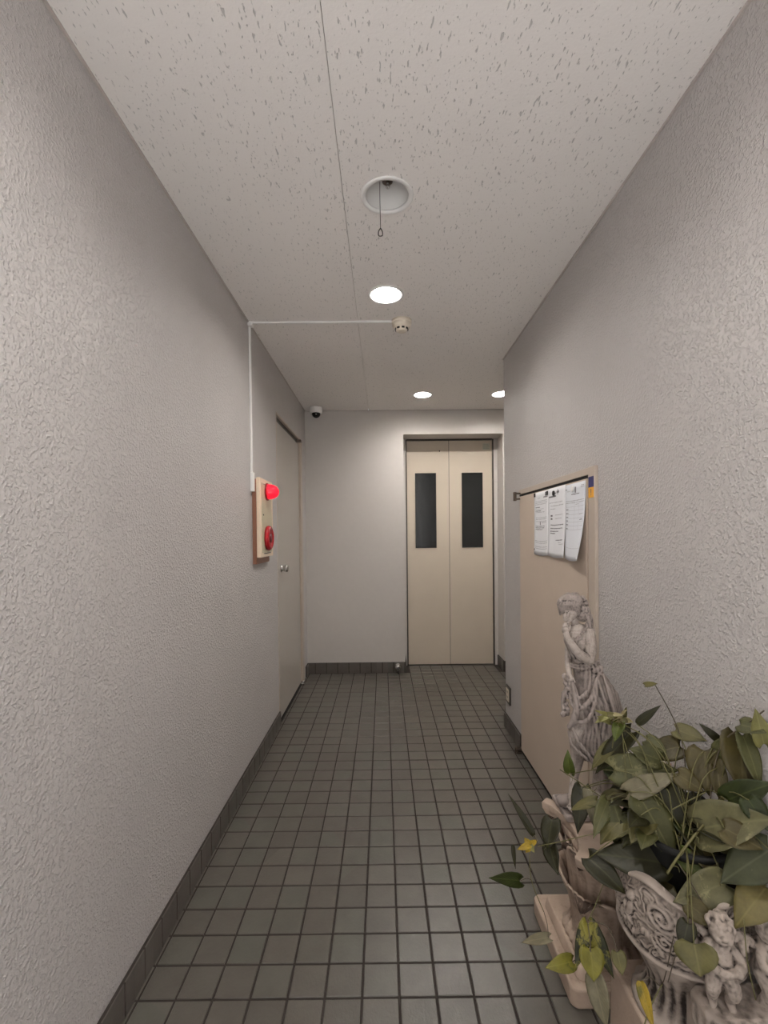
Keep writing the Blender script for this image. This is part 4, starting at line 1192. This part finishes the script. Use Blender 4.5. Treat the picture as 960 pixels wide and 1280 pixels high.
LEAVES=[((0.632, 0.93, 0.6),(0.709, 0.84, 0.676),0.0917,'pale'),
((0.572, 0.95, 0.517),(0.452, 1.0, 0.503),0.0775,'dark'),
((0.443, 1.0, 0.493),(0.499, 0.95, 0.45),0.0505,'dark'),
((0.405, 1.12, 0.503),(0.379, 1.08, 0.456),0.0494,'dark'),
((0.39, 1.1, 0.456),(0.396, 1.06, 0.41),0.0373,'dark'),
((0.497, 1.16, 0.559),(0.459, 1.1, 0.48),0.0469,'dark'),
((0.503, 1.15, 0.564),(0.499, 1.09, 0.49),0.0271,'grey'),
((0.527, 1.0, 0.522),(0.511, 1.04, 0.599),0.0564,'mid'),
((0.559, 1.0, 0.618),(0.593, 0.93, 0.524),0.0767,'var'),
((0.61, 1.0, 0.644),(0.632, 0.97, 0.529),0.0545,'dark'),
((0.54, 1.02, 0.625),(0.645, 1.0, 0.677),0.0436,'grey'),
((0.528, 1.06, 0.654),(0.654, 1.02, 0.673),0.0683,'mid'),
((0.68, 1.06, 0.708),(0.61, 1.08, 0.675),0.0555,'olive'),
((0.683, 1.08, 0.737),(0.722, 1.03, 0.732),0.0437,'oliv2'),
((0.728, 1.0, 0.746),(0.697, 1.02, 0.776),0.0174,'dark'),
((0.694, 1.0, 0.725),(0.676, 0.96, 0.648),0.0711,'olive'),
((0.741, 0.96, 0.774),(0.718, 0.92, 0.672),0.0780,'olive'),
((0.726, 0.93, 0.787),(0.732, 0.89, 0.692),0.0346,'mid'),
((0.707, 0.98, 0.734),(0.742, 0.95, 0.774),0.0367,'mid'),
((0.742, 0.9, 0.784),(0.725, 0.9, 0.854),0.0342,'yell'),
((0.7, 0.97, 0.702),(0.69, 0.94, 0.641),0.0330,'olive'),
((0.591, 1.08, 0.751),(0.636, 1.06, 0.803),0.0203,'dark'),
((0.557, 1.09, 0.751),(0.533, 1.07, 0.715),0.0280,'brt'),
((0.576, 1.08, 0.732),(0.498, 1.1, 0.623),0.0452,'dark'),
((0.473, 1.18, 0.583),(0.467, 1.18, 0.643),0.0285,'brt'),
((0.541, 1.1, 0.695),(0.491, 1.1, 0.634),0.0304,'oliv2'),
((0.349, 1.08, 0.489),(0.3, 1.12, 0.567),0.0171,'dark'),
((0.308, 1.05, 0.406),(0.231, 1.02, 0.436),0.0304,'dgrn'),
((0.304, 1.1, 0.455),(0.301, 1.07, 0.419),0.0112,'dark'),
((0.429, 0.98, 0.364),(0.386, 0.94, 0.302),0.0299,'varg'),
((0.432, 0.98, 0.364),(0.462, 0.93, 0.292),0.0363,'varg'),
((0.393, 0.97, 0.292),(0.332, 0.96, 0.289),0.0333,'yel2'),
((0.422, 0.95, 0.337),(0.416, 0.92, 0.296),0.0485,'yel2'),
((0.421, 0.93, 0.296),(0.431, 0.9, 0.22),0.0411,'grey'),
((0.463, 0.92, 0.357),(0.463, 0.9, 0.328),0.0283,'oliv2'),
((0.546, 0.83, 0.491),(0.521, 0.81, 0.457),0.0312,'dark'),
((0.537, 0.8, 0.48),(0.535, 0.78, 0.44),0.0655,'oliv2'),
((0.643, 0.87, 0.533),(0.545, 0.87, 0.497),0.0631,'pale'),
((0.557, 0.97, 0.485),(0.58, 0.9, 0.463),0.0452,'olive'),
((0.596, 0.93, 0.553),(0.619, 0.88, 0.516),0.0375,'brt'),
((0.703, 0.84, 0.617),(0.626, 0.86, 0.541),0.0734,'blue'),
((0.697, 0.84, 0.549),(0.623, 0.82, 0.49),0.0631,'yel3'),
((0.639, 0.95, 0.546),(0.668, 0.9, 0.51),0.0447,'olive'),
((0.683, 0.92, 0.663),(0.737, 0.87, 0.725),0.0526,'dgrn'),
((0.353, 1.0, 0.318),(0.298, 1.02, 0.29),0.0227,'grey'),
((0.497, 0.9, 0.318),(0.502, 0.86, 0.259),0.0213,'must'),
((0.622, 1.1, 0.836),(0.652, 1.1, 0.84),0.0152,'oliv2'),
((0.495, 1.08, 0.572),(0.44, 1.1, 0.538),0.0264,'oliv2'),
((0.513, 1.06, 0.584),(0.452, 1.0, 0.538),0.0356,'mid'),
((0.623, 1.04, 0.685),(0.562, 1.06, 0.704),0.0472,'mid'),
((0.649, 0.88, 0.632),(0.692, 0.84, 0.617),0.0505,'olive'),
((0.566, 0.86, 0.502),(0.604, 0.83, 0.482),0.0380,'olive'),
((0.631, 0.99, 0.678),(0.666, 0.96, 0.657),0.0438,'olive'),
((0.608, 1.07, 0.718),(0.638, 1.04, 0.703),0.0365,'mid'),
((0.718, 0.93, 0.811),(0.738, 0.89, 0.812),0.0377,'mid'),
((0.696, 0.88, 0.686),(0.711, 0.85, 0.643),0.0418,'dgrn'),
((0.542, 1.113, 0.76),(0.507, 1.114, 0.739),0.0160,'yell'),
((0.545, 1.12, 0.745),(0.515, 1.108, 0.749),0.0173,'yell'),
((0.535, 1.081, 0.773),(0.514, 1.098, 0.769),0.0124,'oliv2'),
((0.535, 1.089, 0.767),(0.493, 1.081, 0.784),0.0111,'yell'),
((0.547, 1.112, 0.744),(0.515, 1.114, 0.757),0.0183,'yell'),
((0.567, 1.086, 0.753),(0.565, 1.115, 0.758),0.0164,'oliv2'),
((0.545, 1.101, 0.756),(0.545, 1.118, 0.767),0.0159,'oliv2'),
((0.562, 1.109, 0.745),(0.552, 1.099, 0.772),0.0116,'yell'),
((0.576, 1.111, 0.75),(0.577, 1.099, 0.785),0.0124,'oliv2'),
((0.557, 1.105, 0.746),(0.556, 1.075, 0.772),0.0171,'cream'),
((0.568, 1.106, 0.763),(0.572, 1.086, 0.783),0.0116,'cream'),
((0.553, 1.118, 0.743),(0.55, 1.074, 0.769),0.0180,'cream'),
((0.536, 1.085, 0.772),(0.558, 1.074, 0.775),0.0097,'cream'),
((0.573, 1.101, 0.752),(0.577, 1.07, 0.76),0.0148,'cream'),
((0.553, 1.11, 0.75),(0.551, 1.077, 0.756),0.0127,'cream'),
((0.338, 1.08, 0.468),(0.308, 1.08, 0.457),0.0149,'must'),
((0.338, 1.08, 0.468),(0.328, 1.09, 0.479),0.0150,'must'),
((0.338, 1.08, 0.468),(0.36, 1.09, 0.473),0.0131,'must'),
((0.338, 1.08, 0.468),(0.346, 1.07, 0.456),0.0130,'yell'),
((0.338, 1.08, 0.464),(0.328, 1.08, 0.449),0.0131,'must'),
]
STEMS=[([(0.645, 1.1, 0.838), (0.67, 1.08, 0.778), (0.682, 1.06, 0.727), (0.666, 1.02, 0.677), (0.64, 0.98, 0.629)],0.0011,'b'),
([(0.564, 1.1, 0.757), (0.556, 1.07, 0.69), (0.538, 1.02, 0.607)],0.0012,'g'),
([(0.448, 1.18, 0.594), (0.494, 1.12, 0.579), (0.541, 1.06, 0.561), (0.554, 1.0, 0.565)],0.0013,'g'),
([(0.551, 0.9, 0.53), (0.583, 0.91, 0.561), (0.625, 0.92, 0.599), (0.692, 0.95, 0.629)],0.0024,'g'),
([(0.357, 1.08, 0.464), (0.402, 1.06, 0.488), (0.493, 1.02, 0.536), (0.557, 0.97, 0.557)],0.0010,'g'),
([(0.605, 0.97, 0.614), (0.636, 0.96, 0.64), (0.662, 0.95, 0.662)],0.0012,'g'),
([(0.742, 0.9, 0.85), (0.726, 0.93, 0.806), (0.715, 0.97, 0.759), (0.693, 0.97, 0.698), (0.672, 0.95, 0.646)],0.0015,'b'),
([(0.541, 0.9, 0.311), (0.505, 0.88, 0.284), (0.485, 0.87, 0.249)],0.0012,'g'),
([(0.338, 1.08, 0.461), (0.335, 1.06, 0.4), (0.357, 1.04, 0.341)],0.0009,'g'),
([(0.578, 0.86, 0.502), (0.532, 0.84, 0.43), (0.528, 0.86, 0.354)],0.0009,'b'),
([(0.64, 0.82, 0.505), (0.63, 0.8, 0.451), (0.637, 0.79, 0.39)],0.0009,'g'),
([(0.574, 0.9, 0.549), (0.58, 0.87, 0.532), (0.596, 0.85, 0.495)],0.0012,'b'),
([(0.431, 0.98, 0.372), (0.452, 0.99, 0.399), (0.483, 1.0, 0.461)],0.0010,'g'),
([(0.349, 1.08, 0.489), (0.355, 1.08, 0.476), (0.36, 1.08, 0.464)],0.0009,'b'),
([(0.308, 1.05, 0.406), (0.324, 1.06, 0.404), (0.335, 1.06, 0.4)],0.0008,'b'),
([(0.304, 1.1, 0.455), (0.322, 1.09, 0.465), (0.338, 1.08, 0.466)],0.0007,'b'),
([(0.353, 1.0, 0.318), (0.357, 1.02, 0.331), (0.357, 1.04, 0.341)],0.0008,'b'),
([(0.393, 0.97, 0.292), (0.41, 0.96, 0.315), (0.422, 0.95, 0.337), (0.43, 0.98, 0.364)],0.0010,'b'),
([(0.421, 0.93, 0.296), (0.422, 0.94, 0.315), (0.422, 0.95, 0.337)],0.0009,'b'),
([(0.463, 0.92, 0.357), (0.464, 0.96, 0.372), (0.431, 0.98, 0.372)],0.0009,'b'),
([(0.497, 0.9, 0.318), (0.519, 0.9, 0.324), (0.541, 0.9, 0.311), (0.542, 0.87, 0.418), (0.576, 0.9, 0.47)],0.0009,'b'),
([(0.538, 1.09, 0.69), (0.551, 1.09, 0.747), (0.553, 1.03, 0.673)],0.0010,'g'),
]

plant = thing('pothos_plant', 'trailing heart-leaved vine filling the stone planter', 'plant', (0.632, 0.975, 0.38))
bm = B()
lathe(bm, [(0, .376), (.066, .376), (.082, .545), (.088, .547), (.088, .56), (.080, .56), (.076, .53), (0, .53)], (.640, .985, 0), 40)
obj('nursery_pot', bm, M['potblack'], plant, smooth=True)
bm = B(); lathe(bm, [(0, .536), (.074, .533), (.072, .52), (0, .52)], (.640, .985, 0), 32, fn=lambda r, h, a: r)
obj('soil', bm, M['soil'], plant)
PC = Vector((.640, .985, .545))
rp = random.Random(11)
def petiole(p, leafo, r=.0011, mat='stem_g'):
    base = Vector(p)
    root = PC + Vector((rp.uniform(-.045, .045), rp.uniform(-.045, .045), 0))
    mid = (base + root) / 2 + Vector((0, 0, .02 + .18 * (base - root).length))
    mid.x = min(mid.x, .742)
    bm = B(); tube(bm, [root, mid, base], (r * 1.3, r), 6, 6)
    return obj('petiole', bm, M[mat], leafo, smooth=True)
view_side = Vector((-.45, -.75, .62))
for i, (b, t_, w_, m_) in enumerate(LEAVES):
    tl = view_side + Vector((rp.uniform(-.3, .3), rp.uniform(-.3, .3), rp.uniform(-.25, .35)))
    small = m_ in ('cream',) or w_ < .017
    o = leaf_mesh(b, t_, w_, m_, tl, plant, curl=.05 if small else rp.uniform(.05, .2), fold_=rp.uniform(.05, .28))
    if not small and (Vector(b) - PC).length < .26: petiole(b, o)
# inner leaves filling the crown between the outer ones
fk = ['dark', 'olive', 'dgrn', 'olive', 'mid', 'dark', 'oliv2']
for k in range(40):
    a = rp.uniform(0, 2 * PI); e = rp.uniform(-.15, 1.1); R_ = rp.uniform(.06, .125)
    c = Vector((.625 + R_ * math.cos(a) * math.cos(e) * .9, 1.045 + R_ * 1.0 * math.sin(a) * math.cos(e), .565 + R_ * .55 * math.sin(e)))
    d = Vector((math.cos(a), math.sin(a) * 1.2, rp.uniform(-.7, .25))).normalized()
    L = rp.uniform(.045, .085)
    tip = c + d * L
    c.x = min(c.x, .70); tip.x = min(tip.x, .742)
    if tip.z < .47: tip.z = .47
    o = leaf_mesh(c, tip, L * rp.uniform(.6, .8), rp.choice(fk), (rp.uniform(-.5, .2), rp.uniform(-.6, .1), 1.0), plant, curl=rp.uniform(.1, .3), fold_=rp.uniform(.1, .3))
    if k % 3 == 0: petiole(c, o)
for pts, r, c in STEMS:
    bm = B(); tube(bm, pts, r, 7, 6)
    st_ = obj('stem', bm, M['stem_' + c], plant, smooth=True)
    if r >= .001 and c == 'g':      # aerial rootlets
        bm = B(); any_ = False
        path = smooth_path(pts, 6)
        for q in path[3:-3:4]:
            e = q + Vector((rp.uniform(-.012, .012), rp.uniform(-.012, .004), rp.uniform(-.02, .014)))
            tube(bm, [q, (q + e) / 2 + Vector((.004, 0, .003)), e], (r * .5, r * .25), 5, 4); any_ = True
        if any_: obj('rootlet', bm, M['stem_g'], st_, smooth=True)
        else: bm.free()
